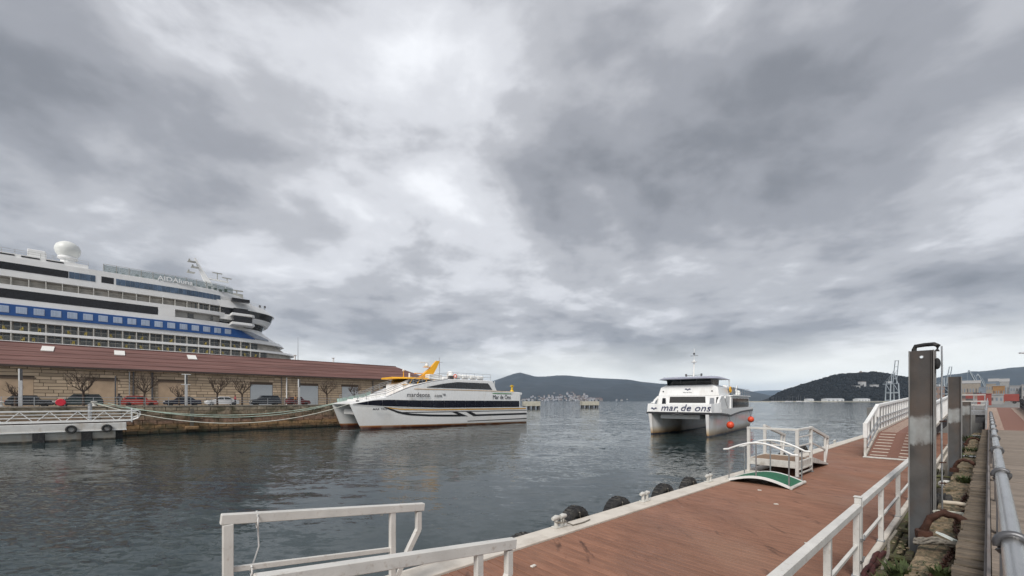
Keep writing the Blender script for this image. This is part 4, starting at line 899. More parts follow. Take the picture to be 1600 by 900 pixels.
# ------------------------------------------------------------------ cars
GLASSC = mat('car_glass', (0.015, 0.018, 0.02), 0.08, var=0.1)
RIM = mat('car_rim', (0.42, 0.42, 0.43), 0.35, 0.8, var=0.1)
LAMPW = mat('head_lamp', (0.75, 0.75, 0.72), 0.2, var=0.02); LAMPR = mat('tail_lamp', (0.45, 0.015, 0.015), 0.3, var=0.05)
def car(kind, col, lab, u, v, flip):
    t = thing('parked_car', lab, 'car', WF(u, v, FQZ), WA + (math.pi if flip else 0), 'cars parked on the far quay')
    paint = mat('paint_' + lab[:18], col, 0.22, var=0.04, spec=0.6)
    Ln, Hh = {'hatch': (4.0, 1.48), 'sedan': (4.5, 1.45), 'suv': (4.5, 1.68)}[kind]; W2 = 0.88; x0 = -Ln / 2
    hood = 0.62 * Hh
    low = [(x0, 0.32), (x0 + 0.08, 0.22), (-x0 - 0.1, 0.22), (-x0, 0.35), (-x0 - 0.04, 0.58), (-x0 - 0.25, hood - 0.08), (-x0 - 1.15, hood + 0.04), (x0 + (0.35 if kind != 'sedan' else 0.75), hood + 0.06), (x0 + 0.06, hood - 0.02), (x0 - 0.02, 0.6)]
    rings = []
    for yy, sh in ((-W2, 0.93), (-W2 * 0.93, 1.0), (W2 * 0.93, 1.0), (W2, 0.93)):
        rings.append([(x * (0.985 if sh < 1 else 1), yy, 0.5 + (z - 0.5) * sh) for x, z in low])
    body = MB().loft(rings).build('body', paint, t, smooth=35, bevel=0.02)
    rr = {'hatch': (x0 + 0.12, x0 + 0.55, 0.55, 1.15), 'sedan': (x0 + 0.70, x0 + 1.35, 0.50, 1.25), 'suv': (x0 + 0.08, x0 + 0.40, 0.60, 1.15)}[kind]
    xa, xb, xc, xd = rr[0], rr[1], rr[2], -x0 - rr[3] - 0.0
    gb = hood + 0.05
    MB().loft([[(xa, s * W2 * 0.92, gb), (xd, s * W2 * 0.92, gb), (xc, s * W2 * 0.76, Hh - 0.04), (xb, s * W2 * 0.76, Hh - 0.04)] for s in (-1, 1)]).build('cabin', paint, t, bevel=0.03)
    MB().bb(xb, xc, -W2 * 0.74, W2 * 0.74, Hh - 0.06, Hh).build('roof', paint, t, bevel=0.03)
    for s in (-1, 1):
        mid = (xb + xc) / 2
        def gp(x, f_): return (x, s * (lerp(W2 * 0.92, W2 * 0.76, f_) + 0.012), lerp(gb, Hh - 0.04, f_))
        for (a, b, c, d) in ((xa + 0.22, mid - 0.04, mid - 0.04, xb + 0.08), (mid + 0.04, xd - 0.22, xc - 0.06, mid + 0.04)):
            q = [gp(a, 0.08), gp(b, 0.08), gp(c, 0.9), gp(d, 0.9)]
            MB().add(q + [(x, y - s * 0.02, z) for x, y, z in q], [(0, 1, 2, 3), (7, 6, 5, 4), (0, 4, 5, 1), (1, 5, 6, 2), (2, 6, 7, 3), (3, 7, 4, 0)]).build('side_window', GLASSC, t)
    for (a, b, sg) in ((xd, xc, 1), (xa, xb, -1)):
        q = [(lerp(a, b, f_) + sg * 0.015, yy, lerp(gb, Hh - 0.04, f_) + 0.01) for f_, yy in ((0.1, -W2 * 0.8), (0.1, W2 * 0.8), (0.9, W2 * 0.66), (0.9, -W2 * 0.66))]
        MB().add(q + [(x - sg * 0.02, y, z - 0.02) for x, y, z in q], [(0, 1, 2, 3), (7, 6, 5, 4), (0, 4, 5, 1), (1, 5, 6, 2), (2, 6, 7, 3), (3, 7, 4, 0)]).build('windscreen' if sg > 0 else 'rear_window', GLASSC, t)
    for s in (-1, 1):
        MB().bb(-x0 - 0.22, -x0 - 0.03, s * 0.62 - 0.16, s * 0.62 + 0.16, 0.60, 0.74).build('headlight', LAMPW, t, bevel=0.02)
        MB().bb(x0 - 0.015, x0 + 0.12, s * 0.68 - 0.12, s * 0.68 + 0.12, 0.62, 0.82).build('tail_light', LAMPR, t, bevel=0.02)
        for xw in (x0 + 0.78, -x0 - 0.82):
            wl = MB().lathe([(0.2, -0.1), (0.30, -0.1), (0.32, -0.07), (0.32, 0.07), (0.30, 0.1), (0.2, 0.1)], 18, (xw, s * (W2 - 0.10), 0.32), 'y').build('wheel', RUBBER, t, smooth=40)
            MB().lathe([(0.03, -0.09), (0.2, -0.085), (0.2, 0.085), (0.03, 0.10)], 14, (xw, s * (W2 - 0.10), 0.32), 'y').build('rim', RIM, wl, smooth=40)
cars = [('hatch', (0.015, 0.016, 0.02), 'black hatchback behind the leftmost quay lamp', -7.2, 80, False), ('suv', (0.02, 0.035, 0.035), 'dark estate car under the large bare tree', -2.9, 80, True),
        ('hatch', (0.35, 0.045, 0.03), 'orange red car behind the mooring ropes', 3.1, 80.3, False), ('sedan', (0.02, 0.02, 0.035), 'dark car beside the white-armed lamp post', 7.9, 80, True),
        ('sedan', (0.70, 0.70, 0.70), 'white car parked under two bare trees', 12.9, 80, True), ('suv', (0.025, 0.028, 0.035), 'dark blue car before the first grey shutter', 19.1, 80, True), ('hatch', (0.11, 0.016, 0.018), 'dark red car left of the second grey shutter', 24.4, 80.4, False)]
for c in cars: car(*c)
# ------------------------------------------------------------------ people (small figures on the quay)
SKIN = mat('skin', (0.42, 0.25, 0.18), 0.6, var=0.05); HAIR = mat('dark_hair', (0.03, 0.02, 0.015), 0.7)
def person(label, loc, rz, jcol, tcol, stride=0.12):
    t = thing('person', label, 'person', loc, rz, 'people on the far quay')
    def skin(name, V, E_, rad, m):
        me = bpy.data.meshes.new(name); me.from_pydata(V, E_, []); me.materials.append(m)
        o = bpy.data.objects.new(name, me); COL.objects.link(o); o.parent = t
        o.modifiers.new('skin', 'SKIN')
        sv = me.skin_vertices[0].data
        for i, r_ in enumerate(rad): sv[i].radius = r_ if isinstance(r_, tuple) else (r_, r_)
        sv[0].use_root = True
        s_ = o.modifiers.new('sub', 'SUBSURF'); s_.levels = 1; s_.render_levels = 1
        return o
    V = [(0, 0, 0.95), (0, 0, 1.15), (0, 0, 1.38), (0, 0, 1.50), (0.02, 0, 1.60), (0.03, 0, 1.72), (0, 0.10, 0.90), (stride, 0.10, 0.50), (stride * 0.6, 0.10, 0.08), (stride * 0.6 + 0.15, 0.11, 0.04), (0, -0.10, 0.90), (-stride * 0.6, -0.10, 0.50), (-stride * 1.3, -0.10, 0.09), (-stride * 1.3 + 0.15, -0.11, 0.04)]
    E_ = [(0, 1), (1, 2), (2, 3), (3, 4), (4, 5), (0, 6), (6, 7), (7, 8), (8, 9), (0, 10), (10, 11), (11, 12), (12, 13)]
    b = skin('body', V, E_, [(0.15, 0.11), (0.14, 0.11), (0.15, 0.1), 0.055, (0.085, 0.075), (0.075, 0.07), 0.09, 0.065, 0.05, 0.04, 0.09, 0.065, 0.05, 0.04], mat('trousers_' + label[:12], tcol, 0.85))
    V = [(0, 0, 0.92), (0, 0, 1.15), (0, 0, 1.36), (0, 0, 1.45), (0, 0.20, 1.40), (-0.05, 0.26, 1.12), (0.08, 0.25, 0.90), (0, -0.20, 1.40), (0.03, -0.26, 1.12), (0.14, -0.25, 0.92)]
    skin('jacket', V, [(0, 1), (1, 2), (2, 3), (2, 4), (4, 5), (5, 6), (2, 7), (7, 8), (8, 9)], [(0.19, 0.14), (0.17, 0.13), (0.19, 0.125), 0.08, 0.075, 0.06, 0.045, 0.075, 0.06, 0.045], mat('jacket_' + label[:12], jcol, 0.8))
    MB().ball((0.035, 0, 1.63), 0.088, 8, (1, 0.9, 1.18)).build('face', SKIN, t, smooth=60)
    MB().ball((0.01, 0, 1.68), 0.098, 8, (1, 0.95, 0.95)).build('hair', HAIR, t, smooth=60)
person('person in a red jacket walking beside the white car', WF(14.2, 77.2, FQZ), WA, (0.42, 0.05, 0.06), (0.03, 0.03, 0.04))
person('person in an orange jacket near the dark red car', WF(22.9, 76.5, FQZ), WA + 2, (0.45, 0.20, 0.06), (0.05, 0.04, 0.04))
person('dark clothed person standing by the rope end on the quay', WF(0.9, 75.5, FQZ), WA + 1, (0.035, 0.03, 0.035), (0.03, 0.03, 0.035), 0.03)
t = thing('lifebuoy_box', 'bright red lifebuoy cover on the far quay railing', 'lifebuoy', WF(-4.1, 70.86, FQZ + 0.5), WA)
MB().tube((0, -0.12, 0.1), (0, 0.12, 0.1), 0.42, n=20).build('cover', mat('red_cover', (0.55, 0.02, 0.04), 0.5, var=0.1), t, bevel=0.05)
MB().bb(-0.05, 0.05, 0.125, 0.2, -0.5, 0.4).build('bracket', GALV, t)
for k, (u, lab) in enumerate(((-8.6, 'grey mooring bollard on the quay above the left truss'), (-1.4, 'pale mooring bollard at the rope ends on the far quay'))):
    t = thing('quay_bollard', lab, 'bollard', WF(u, 70.55 + 0.75, FQZ + 0.162), WA)
    MB().lathe([(0.30, 0), (0.28, 0.05), (0.19, 0.12), (0.18, 0.36), (0.30, 0.44), (0.31, 0.50), (0.2, 0.55)], 14).build('body', DIRTYFRAME, t, smooth=40)
t = thing('guide_post', 'grey round post holding the left floating pontoon', 'post', WF(-1.7, 69.9, 0), WA)
MB().tube((0, 0, -2), (0, 0, 3.9), 0.20, n=14).build('post', GALV, t, smooth=60); MB().lathe([(0.22, 3.9), (0.22, 3.98), (0.05, 4.05)], 14).build('cap', GALV, t, smooth=40)

# ------------------------------------------------------------------ far floating pontoon with truss gangway
t = thing('white_pontoon', 'white floating pontoon with black fender blocks at the far quay', 'pontoon', (0, 0, 0), WA)
HULLW = zpaint('white_pontoon_paint', [(-1, (0.03, 0.028, 0.022)), (0.12, (0.05, 0.045, 0.035)), (0.22, (0.40, 0.38, 0.33)), (0.9, (0.60, 0.58, 0.54)), (2, (0.70, 0.69, 0.66))], rough=0.5, nscale=1.5, namp=0.08, var=0.06, dirt=(0.36, 0.27, 0.18), damt=0.5, dscale=1.5, stretch=(1, 1, 0.3))
PU1 = 1.35
MB().bb(-40, PU1, 65.0, 69.4, 1.02, 1.88).build('upper_hull', HULLW, t, bevel=0.03)
MB().bb(-40, PU1 - 0.9, 65.35, 69.2, -0.8, 1.0).build('lower_hull', HULLW, t, bevel=0.03)
MB().bb(-40, PU1 + 0.02, 64.93, 64.998, 1.02, 1.12).build('rubbing_strip', WHITE, t)
for a in (-25.5, -19.5, -14.0, -9.6, -5.75, -2.25): MB().bb(a, a + 0.85, 64.98, 65.34, -0.35, 0.98).build('fender_block', RUBBER, t, bevel=0.04)
MB().bb(PU1 - 0.895, PU1 - 0.3, 65.5, 69, -0.6, 0.98).build('end_fender', RUBBER, t)
for k, (u, lab) in enumerate(((-3.0, 'round tyre on the white pontoon nearer its left fender block'), (-0.25, 'round tyre near the end of the white pontoon'))):
    tt = thing('tyre_fender', lab, 'tyre fender', WF(u, 64.85, 1.28), WA, 'tyres on the white pontoon'); inst(tyre_src, 'tyre', tt, sc=(0.95, 0.9, 0.95)); inst(tread_src, 'tread', tt, sc=(0.95, 0.9, 0.95))
    MB().tube((0, 0.02, 0.4), (0, 0.05, 0.62), 0.02, n=6).build('chain', GALV, tt)
t = thing('truss_gangway', 'white truss gangway lying along the far pontoon', 'gangway', WF(-1.85, 0, 0), WA)
for v, dz in ((65.3, 0.0), (67.0, 0.0)):
    mb = None
    MB().bb(-40, 3.7, v - 0.06, v + 0.06, 3.18, 3.30).build('top_chord', WHITE, t); MB().bb(-40, 3.7, v - 0.07, v + 0.07, 2.02, 2.20).build('bottom_chord', WHITE, t)
    for zz_ in (2.50, 2.84): MB().bb(-40, 3.7, v + 0.065, v + 0.10, zz_, zz_ + 0.06).build('rail', WHITE, t)
    if v < 66:
        for k in range(20):
            a = 3.4 - k * 2.05; MB().bar((a, v, 3.18), (a - 0.88, v, 2.20), 0.07, 0.07).build('diagonal', WHITE, t); MB().bar((a - 1.15, v, 2.20), (a - 2.0, v, 3.18), 0.07, 0.07).build('diagonal', WHITE, t)
    MB().path([(3.7, v, 3.24), (4.15, v, 3.24), (4.4, v, 3.1), (4.42, v, 2.7), (4.2, v, 2.35), (3.7, v, 2.12)], 0.05, 8).path([(3.7, v, 3.05), (4.05, v, 3.05), (4.22, v, 2.95), (4.22, v, 2.6), (3.7, v, 2.4)], 0.035, 8).build('end_loop', WHITE, t, smooth=60)
    MB().bb(3.63, 3.72, v - 0.05, v + 0.05, 1.9, 3.55).build('end_post', WHITE, t)
MB().bb(-40, 3.6, 65.4, 66.9, 1.93, 2.0).build('walk_deck', mat('dark_gangway_deck', (0.06, 0.04, 0.035), 0.9), t)
# quay wall furniture
t = thing('quay_fender', 'short pale timber fender standing on the foot of the quay wall', 'fender', WF(8.0, 70.6, 0), WA)
MB().bb(-0.2, 0.2, -0.15, 0.15, 0.9, 3.3).build('timber', mat('old_fender', (0.12, 0.105, 0.085), 0.9, var=0.3), t); MB().bb(-0.75, 0.75, -0.35, 0.2, 0.45, 0.898).build('foot_block', QWALL, t, bevel=0.05)

# ================================================================== ferry A, moored
FA = 221.0
fA = thing('moored_ferry', 'white catamaran ferry with gold stripe and yellow mast moored at the quay', 'ferry', (-0.61, 86.15, 0), R(FA))
def rakeA(s, z): return 1.75 * (max(z, -0.3) / 3.9) * sstep(21, 33, s)
def halfA(s): return 1.42 if s < 17 else 0.06 + 1.36 * max(0.0, 1 - ((s - 17) / 16.0) ** 2.1)
def outA(x, z):
    s = x
    for _ in range(4): s = x - rakeA(s, z)
    return 4.08 + halfA(min(33, s))
def sheerA(x): return interp([(0, 3.12), (20, 3.14), (26, 3.28), (30, 3.52), (34.8, 3.86)], x)
HULLA = zpaint('ferry_hull', [(-1.2, (0.03, 0.02, 0.02)), (-0.25, (0.07, 0.022, 0.016)), (-0.02, (0.20, 0.065, 0.027)), (0.14, (0.46, 0.20, 0.05)), (0.17, (0.55, 0.48, 0.40)), (0.25, (0.72, 0.71, 0.69)), (4, (0.80, 0.80, 0.79))], rough=0.3, nscale=0.9, namp=0.03, var=0.03, dirt=(0.60, 0.55, 0.48), damt=0.25, dscale=0.5, stretch=(1, 1, 0.25), tilt=-0.0125)
ss_ = [0, 3, 7, 11, 15, 17, 19, 21, 23, 25, 27, 28.5, 30, 31, 32, 32.6, 33]
for sg in (1, -1):
    rings = []
    for s in ss_:
        hb = halfA(s); zt = sheerA(s + rakeA(s, 3.6)); ring = []
        for (yy, z) in ((-1, zt), (-1.0, 1.6), (-0.96, 0.5), (-0.75, -0.3), (0, -1.1), (0.75, -0.3), (0.98, 0.3), (1, 0.55), (1, zt)):
            kk = sstep(22, 33, s); fl = 1 - 0.35 * kk * max(0, (1.2 - z) / 2.3)
            ring.append((s + rakeA(s, z), sg * (4.08 + yy * hb * fl), z))
        rings.append(ring)
    MB().loft(rings).build('hull', HULLA, fA, smooth=30)
# superstructure: loft of stations
ztab = [(1.8, 6.08), (7.7, 6.30), (7.71, 6.34), (8.6, 8.12), (12, 8.22), (17.9, 8.14), (20, 7.9), (22, 7.5), (24, 7.02), (25.7, 6.52), (27.5, 5.78), (29.2, 5.02), (30, 4.86), (31, 4.70), (32, 4.52), (33, 4.30), (34.7, 3.95)]
def topA(x): return interp(ztab, x)
xs_ = [1.8, 4, 7.7, 8.6, 11, 14, 17.9, 20, 22, 24, 25.7, 27.5, 29.2, 30, 31, 32, 33, 34.0, 34.6]
def superA(x):
    yo = outA(x, 3.8) - 0.06; zb = sheerA(x) + 0.005; zt = topA(x); ins = 0.30 * min(1, (zt - zb) / 3)
    return [(x, yo, zb), (x, yo, zb + (zt - zb) * 0.55), (x, yo - ins * 0.25, zt - 0.10), (x, yo - ins - 0.12, zt), (x, 0, zt + 0.06), (x, -(yo - ins - 0.12), zt), (x, -(yo - ins * 0.25), zt - 0.10), (x, -yo, zb + (zt - zb) * 0.55), (x, -yo, zb)]
MB().loft([superA(x) for x in xs_]).build('superstructure', BOATWHITE, fA, smooth=28)
def sideA(name, pts_lo, pts_hi, m, off=0.03, sides=(1, -1), yfun=None, parent=None, n=None):
    """thin shaped panel laid on the ship's side between two height tables"""
    x0, x1 = pts_lo[0][0], pts_lo[-1][0]; n = n or max(2, int((x1 - x0) / 0.8) + 1); oo = None
    for sg in sides:
        vs_, fs = [], []
        for i in range(n + 1):
            x = lerp(x0, x1, i / n)
            for z in (interp(pts_lo, x), interp(pts_hi, x)):
                y = (yfun or (lambda a, b: outA(a, b) + 0.0))(x, z) + off
                vs_ += [(x, sg * y, z), (x, sg * (y - 0.02), z)]
        for i in range(n):
            a = i * 4; fs += [(a, a + 4, a + 6, a + 2), (a + 1, a + 3, a + 7, a + 5), (a, a + 1, a + 5, a + 4), (a + 2, a + 6, a + 7, a + 3)]
        fs += [(0, 2, 3, 1), (n * 4, n * 4 + 1, n * 4 + 3, n * 4 + 2)]
        oo = MB().add(vs_, fs).build(name, m, parent or fA)
    return oo
supy = lambda x, z: outA(x, 3.8) - 0.06
lo_t = [(2.1, 3.16), (20, 3.18), (26, 3.30), (30, 3.55), (34.3, 3.86)]; hi_t = [(2.1, 4.36), (24, 4.44), (29, 4.54), (31.2, 4.46), (32.6, 4.22), (34.3, 3.90)]
for k in range(15):
    a = 2.1 + k * (32.2 / 15); b = a + 32.2 / 15 - 0.035
    f2 = lambda tb: [(a, interp(tb, a))] + [q for q in tb if a < q[0] < b] + [(b, interp(tb, b))]
    sideA('window_pane', f2(lo_t), f2(hi_t), NAVYGLASS, 0.035, yfun=lambda x, z: max(outA(x, z), outA(x, 3.8) - 0.06))
upy = lambda x, z: outA(x, 3.8) - 0.06 - 0.02 * 0
uw_lo = [(8.9, 6.46), (22.6, 6.62)]; uw_hi = [(8.9, 6.50), (9.8, 7.62), (16.6, 7.66), (19.5, 7.30), (22.6, 6.66)]
for k in range(5):
    a = 8.9 + k * 2.74; b = a + 2.70
    f2 = lambda tb: [(a, interp(tb, a))] + [q for q in tb if a < q[0] < b] + [(b, interp(tb, b))]
    sideA('upper_window', f2(uw_lo), f2(uw_hi), BLACKGLASS, 0.03, yfun=upy, n=8)
GOLD = mat('gold_stripe', (0.60, 0.33, 0.08), 0.4, var=0.04); GREY = mat('grey_rail', (0.30, 0.31, 0.33), 0.4, 0.5, var=0.1)
sideA('gold_line', [(3.4, 6.13), (24.8, 6.28)], [(3.4, 6.21), (24.8, 6.36)], GOLD, 0.03, yfun=supy)
sideA('gold_line', [(0.3, 2.70), (22, 2.76), (27, 2.92), (29.6, 3.28)], [(0.3, 2.92), (22, 2.98), (27, 3.12), (29.6, 3.40)], GOLD, 0.03)
sideA('black_line', [(0.1, 2.40), (27.2, 2.46)], [(0.1, 2.50), (27.2, 2.58)], BLACKPAINT, 0.03)
sideA('black_swoosh', [(15.4, 1.62), (18, 1.66), (22, 1.78), (25.5, 2.02), (27.2, 2.32), (29.4, 3.18), (29.8, 3.40)], [(15.4, 1.94), (18, 1.98), (22, 2.10), (25.5, 2.34), (27.2, 2.66), (29.4, 3.40), (29.8, 3.46)], BLACKPAINT, 0.032)
sideA('black_bar', [(0.1, 1.62), (13.2, 1.60)], [(0.1, 1.96), (13.2, 1.92)], BLACKPAINT, 0.03)
for (xa, xb) in ((17.5, 15.2), (14.6, 12.7)):
    q = [(xa + 0.3, 2.46), (xa - 0.75, 2.46), (xb - 0.75, 1.63 if xb > 15 else 1.61), (xb + 0.5, 1.63 if xb > 15 else 1.61)]
    for sg in (1, -1): MB().prism(q, 'y', sg * 5.505, sg * 5.54).build('black_slash', BLACKPAINT, fA)
sideA('lower_line', [(0.1, 0.72), (14.5, 0.70)], [(0.1, 0.90), (14.5, 0.80)], BLACKPAINT, 0.03)
sideA('rub_rail', [(0.0, 3.02), (20, 3.06), (30, 3.46), (34.4, 3.80)], [(0.0, 3.10), (20, 3.14), (30, 3.54), (34.4, 3.86)], WHITE, 0.07)
sideA('coaming', [(18.5, 8.05), (22, 7.46), (25.7, 6.48), (29.3, 4.88)], [(18.5, 8.16), (22, 7.58), (25.7, 6.62), (29.3, 5.0)], GREY, 0.01, yfun=lambda x, z: outA(x, 3.8) - 0.16)
DKT = mat('letter_dark', (0.03, 0.032, 0.045), 0.5)
R90 = (R(90), 0, R(180))
text('lettering', 'mardeons', 1.02, DKT, fA, (26.2, 5.485, 5.02), R90, sx=0.94, bold=0.012, spacing=1.08)
text('lettering', '.com™', 0.80, DKT, fA, (21.35, 5.485, 5.02), R90, sx=0.95, spacing=1.08)
text('lettering', 'Mar de Ons', 1.15, DKT, fA, (8.75, 5.485, 4.70), R90, sx=0.80)
text('lettering', 'MAR TRES', 0.42, DKT, fA, (31.6, 5.02, 2.95), (R(90), 0, R(170)), shear=0.2, sx=1.15, bold=0.01)
sideA('green_line', [(4.1, 5.68), (8.8, 5.72)], [(4.1, 5.82), (8.8, 5.86)], mat('green_line', (0.06, 0.24, 0.08), 0.5), 0.03, sides=(1,), yfun=supy)
# aft deck, stern, bridge deck between hulls
MB().bb(0, 33.2, -2.9, 2.9, 2.25, 3.05).build('bridge_deck', HULLA, fA)
MB().bb(0.0, 1.79, -5.35, 5.35, 2.96, 3.10).build('stern_deck', WHITE, fA)
MB().prism([(1.2, 5.55), (1.0, 5.75), (1.15, 6.02), (1.8, 6.07), (1.8, 5.5)], 'y', -5.2, 5.2).build('aft_roof_lip', BOATWHITE, fA)
for sg in (1, -1): MB().bar((1.9, sg * 5.0, 3.1), (1.2, sg * 5.0, 5.55), 0.16, 0.10).build('aft_stanchion', WHITE, fA)
# wheelhouse
MB().loft([[(x, y, z) for (y, z) in ((-hw, zb), (hw, zb), (hw * 0.94, zt), (-hw * 0.94, zt))] for x, hw, zb, zt in ((19.2, 3.0, 7.2, 8.05), (24.5, 3.0, 6.7, 8.0), (26.2, 2.5, 6.2, 7.15))]).build('wheelhouse', BOATWHITE, fA)
MB().loft([[(x, -hw, 8.05), (x, hw, 8.05), (x, hw * 0.92, 8.32), (x, -hw * 0.92, 8.32)] for x, hw in ((19.0, 2.6), (22, 3.2), (25, 3.2), (27.2, 2.2))]).build('wheelhouse_roof', ORANGE, fA, bevel=0.03)
for sg in (1, -1):
    for x in (19.8, 21.2, 22.6, 24.0): MB().bar((x + 0.5, sg * 3.03, 7.25), (x, sg * 2.95, 8.05), 0.10, 0.10).build('yellow_pillar', ORANGE, fA)
    MB().prism([(19.4, 7.28), (25.0, 7.28), (24.4, 8.02), (19.4, 8.02)], 'y', sg * 2.96, sg * 2.99).build('wheelhouse_window', BLACKGLASS, fA)
mb = MB(); mb.loft([[(25.9, -2.5, 7.15), (25.9, 2.5, 7.15), (25.88, 2.5, 7.13), (25.88, -2.5, 7.13)], [(25.0, -2.4, 8.04), (25.0, 2.4, 8.04), (24.98, 2.4, 8.02), (24.98, -2.4, 8.02)]]).build('wheelhouse_windscreen', BLACKGLASS, fA)
MB().bb(24.7, 25.7, -2.9, 2.9, 7.04, 7.14).build('yellow_sill', ORANGE, fA)
mst = MB().loft([[(x0, -hw, z), (x1, -hw, z), (x1, hw, z), (x0, hw, z)] for z, x0, x1, hw in ((8.3, 18.8, 21.6, 0.55), (9.0, 18.6, 20.6, 0.45), (10.4, 17.7, 18.9, 0.32), (11.7, 17.0, 17.7, 0.22))]).build('mast', ORANGE, fA)
for (x, z, ln) in ((20.6, 9.2, 1.3), (19.0, 10.4, 1.2)): MB().bb(x, x + ln, -0.35, 0.35, z, z + 0.10).build('radar_arm', ORANGE, mst)
MB().lathe([(0.25, 0), (0.34, 0.1), (0.36, 0.4), (0.22, 0.62), (0.02, 0.68)], 12, (19.6, 0, 10.5)).build('radar_dome', WHITE, mst, smooth=40)
MB().bb(19.3, 20.9, -0.12, 0.12, 11.2, 11.36).build('radar_scanner', WHITE, mst)
MB().tube((16.9, 0, 8.3), (17.0, 0, 12.4), 0.05, n=6).bar((16.3, 0, 11.5), (17.8, 0, 11.5), 0.06, 0.06).build('light_pole', GALV, mst)
MB().tube((24.6, 1.0, 8.32), (24.6, 1.0, 9.5), 0.09, 0.05, 8).build('search_light_post', ORANGE, fA); MB().lathe([(0.05, -0.15), (0.18, -0.12), (0.20, 0.12), (0.05, 0.16)], 10, (24.6, 1.0, 9.6), 'x').build('search_light', WHITE, fA, smooth=40)
MB().tube((22.5, -1.0, 8.32), (22.5, -1.0, 9.3), 0.16, 0.14, 10).build('antenna_dome', WHITE, fA, smooth=40)
# deck gear on the roof
for (x, y, r_, ln) in ((15.2, 3.2, 0.42, 1.3), (13.6, 3.4, 0.38, 1.5), (11.8, 3.4, 0.36, 1.4), (10.2, 3.4, 0.34, 1.3), (13.6, -3.4, 0.4, 1.5), (11.6, -3.4, 0.4, 1.4)):
    c = MB().lathe([(0.1, -ln / 2), (r_, -ln / 2 + 0.08), (r_, ln / 2 - 0.08), (0.1, ln / 2)], 14, (x, y, 8.28 + r_ + 0.12), 'x').build('life_raft', WHITE, fA, smooth=40)
    MB().bb(x - 0.4, x + 0.4, y - r_, y + r_, 8.2, 8.42).build('cradle', GALV, c)
MB().lathe([(0.4, 0), (0.62, 0.1), (0.66, 0.7), (0.55, 1.1), (0.3, 1.3), (0.02, 1.35)], 16, (15.4, 1.2, 8.5)).build('satellite_dome', WHITE, fA, smooth=40)
MB().bb(18.2, 20.8, 1.6, 3.0, 8.12, 9.0).build('vent_box', WHITE, fA, bevel=0.05)
MB().torus((16.6, 4.75, 8.75), 0.28, 0.08, 'y', 18, 8).build('lifebuoy', REDBUOY, fA, smooth=60)
MB().bb(16.6, 17.4, 3.6, 4.3, 8.12, 8.8).build('dark_vent', DARKSTEEL, fA)
YEL = mat('yellow_paint', (0.66, 0.42, 0.02), 0.45)
MB().tube((3.2, 4.6, 6.1), (3.2, 4.6, 6.5), 0.45, 0.3, 10).tube((3.2, 4.6, 6.5), (3.2, 4.6, 7.5), 0.18, n=8).bb(2.85, 3.55, 4.4, 4.8, 7.2, 7.36).build('yellow_capstan', YEL, fA)
MB().tube((8.0, 5.1, 6.3), (8.0, 5.1, 8.1), 0.05, n=6).build('flag_pole', WHITE, fA)
# railings over the fore slope
for sg in (1, -1):
    for dz in (0.55, 0.85, 1.12):
        MB().path([(x, sg * (min(5.0, outA(x, 3.8) - 0.35)), topA(x) + dz) for x in (18.2, 20, 22, 24, 25.7, 27.5, 29.2, 30.5, 32, 33.6)], 0.042, 6).build('hand_rail', GALV, fA, smooth=60)
    for x in (18.4, 20, 21.6, 23.2, 24.8, 26.4, 28, 29.4, 30.8, 32.2, 33.5): MB().tube((x, sg * (min(5.0, outA(x, 3.8) - 0.35)), topA(x) - 0.02), (x, sg * (min(5.0, outA(x, 3.8) - 0.35)), topA(x) + 1.13), 0.03, n=6).build('stanchion', GALV, fA)
for dz in (0.55, 1.12): MB().path([(17.9 - k * 1.85, 4.7, 8.2 + dz) for k in range(6)], 0.028, 6).build('hand_rail', GALV, fA, smooth=60)
for k in range(6): MB().tube((17.9 - k * 1.85, 4.7, 8.1), (17.9 - k * 1.85, 4.7, 9.33), 0.028, n=6).build('stanchion', GALV, fA)
NETG = mat('pale_green_bulwark', (0.42, 0.56, 0.50), 0.6, var=0.1)
for k in range(6): x = 33.9 - k * 1.0; MB().bar((x, -(outA(x, 3.8) - 0.2), topA(x) + 0.30), (x - 0.92, -(outA(x - 0.92, 3.8) - 0.2), topA(x - 0.92) + 0.30), 0.04, 0.6).build('bulwark_panel', NETG, fA)
for k in range(5): MB().bb(28.4 + k * 0.95, 28.95 + k * 0.95, -2.6, 2.6, topA(28.6 + k * 0.95) - 0.1, topA(28.6 + k * 0.95) + 0.22).build('fore_step', WHITE, fA)
MB().tube((33.2, 3.4, 4.0), (33.2, 3.4, 4.45), 0.16, n=10).tube((33.2, 2.9, 4.0), (33.2, 2.9, 4.45), 0.16, n=10).build('mooring_bitt', DARKSTEEL, fA)
# mooring ropes
def world(o, p): return Matrix.Translation(o.location) @ Matrix.Rotation(o.rotation_euler.z, 4, 'Z') @ Vector(p)
def catenary(a, b, sag, n=30): return [Vector(a).lerp(Vector(b), k / n) - Vector((0, 0, sag * 4 * (k / n) * (1 - k / n))) for k in range(n + 1)]
qa, qb = Vector(WF(-1.4, 71.2, FQZ + 0.5)), Vector(WF(-0.2, 71.2, FQZ + 0.45))
for k, (a, b, sg, m_, lab) in enumerate(((qa, world(fA, (34.2, 3.6, 4.05)), 2.75, ROPEW, 'pale mooring rope with the deepest sag to the near bow'), (qa, world(fA, (34.0, -4.2, 4.05)), 1.75, ROPEG, 'upper green mooring rope to the far bow'), (qb, world(fA, (34.2, -3.4, 4.0)), 2.0, ROPEG, 'lower green mooring rope to the far bow'))):
    o = MB().path(catenary(a, b, sg), 0.055, 6).build('mooring_rope', m_, smooth=60); tag(o, lab, 'rope', 'mooring ropes of the ferry')

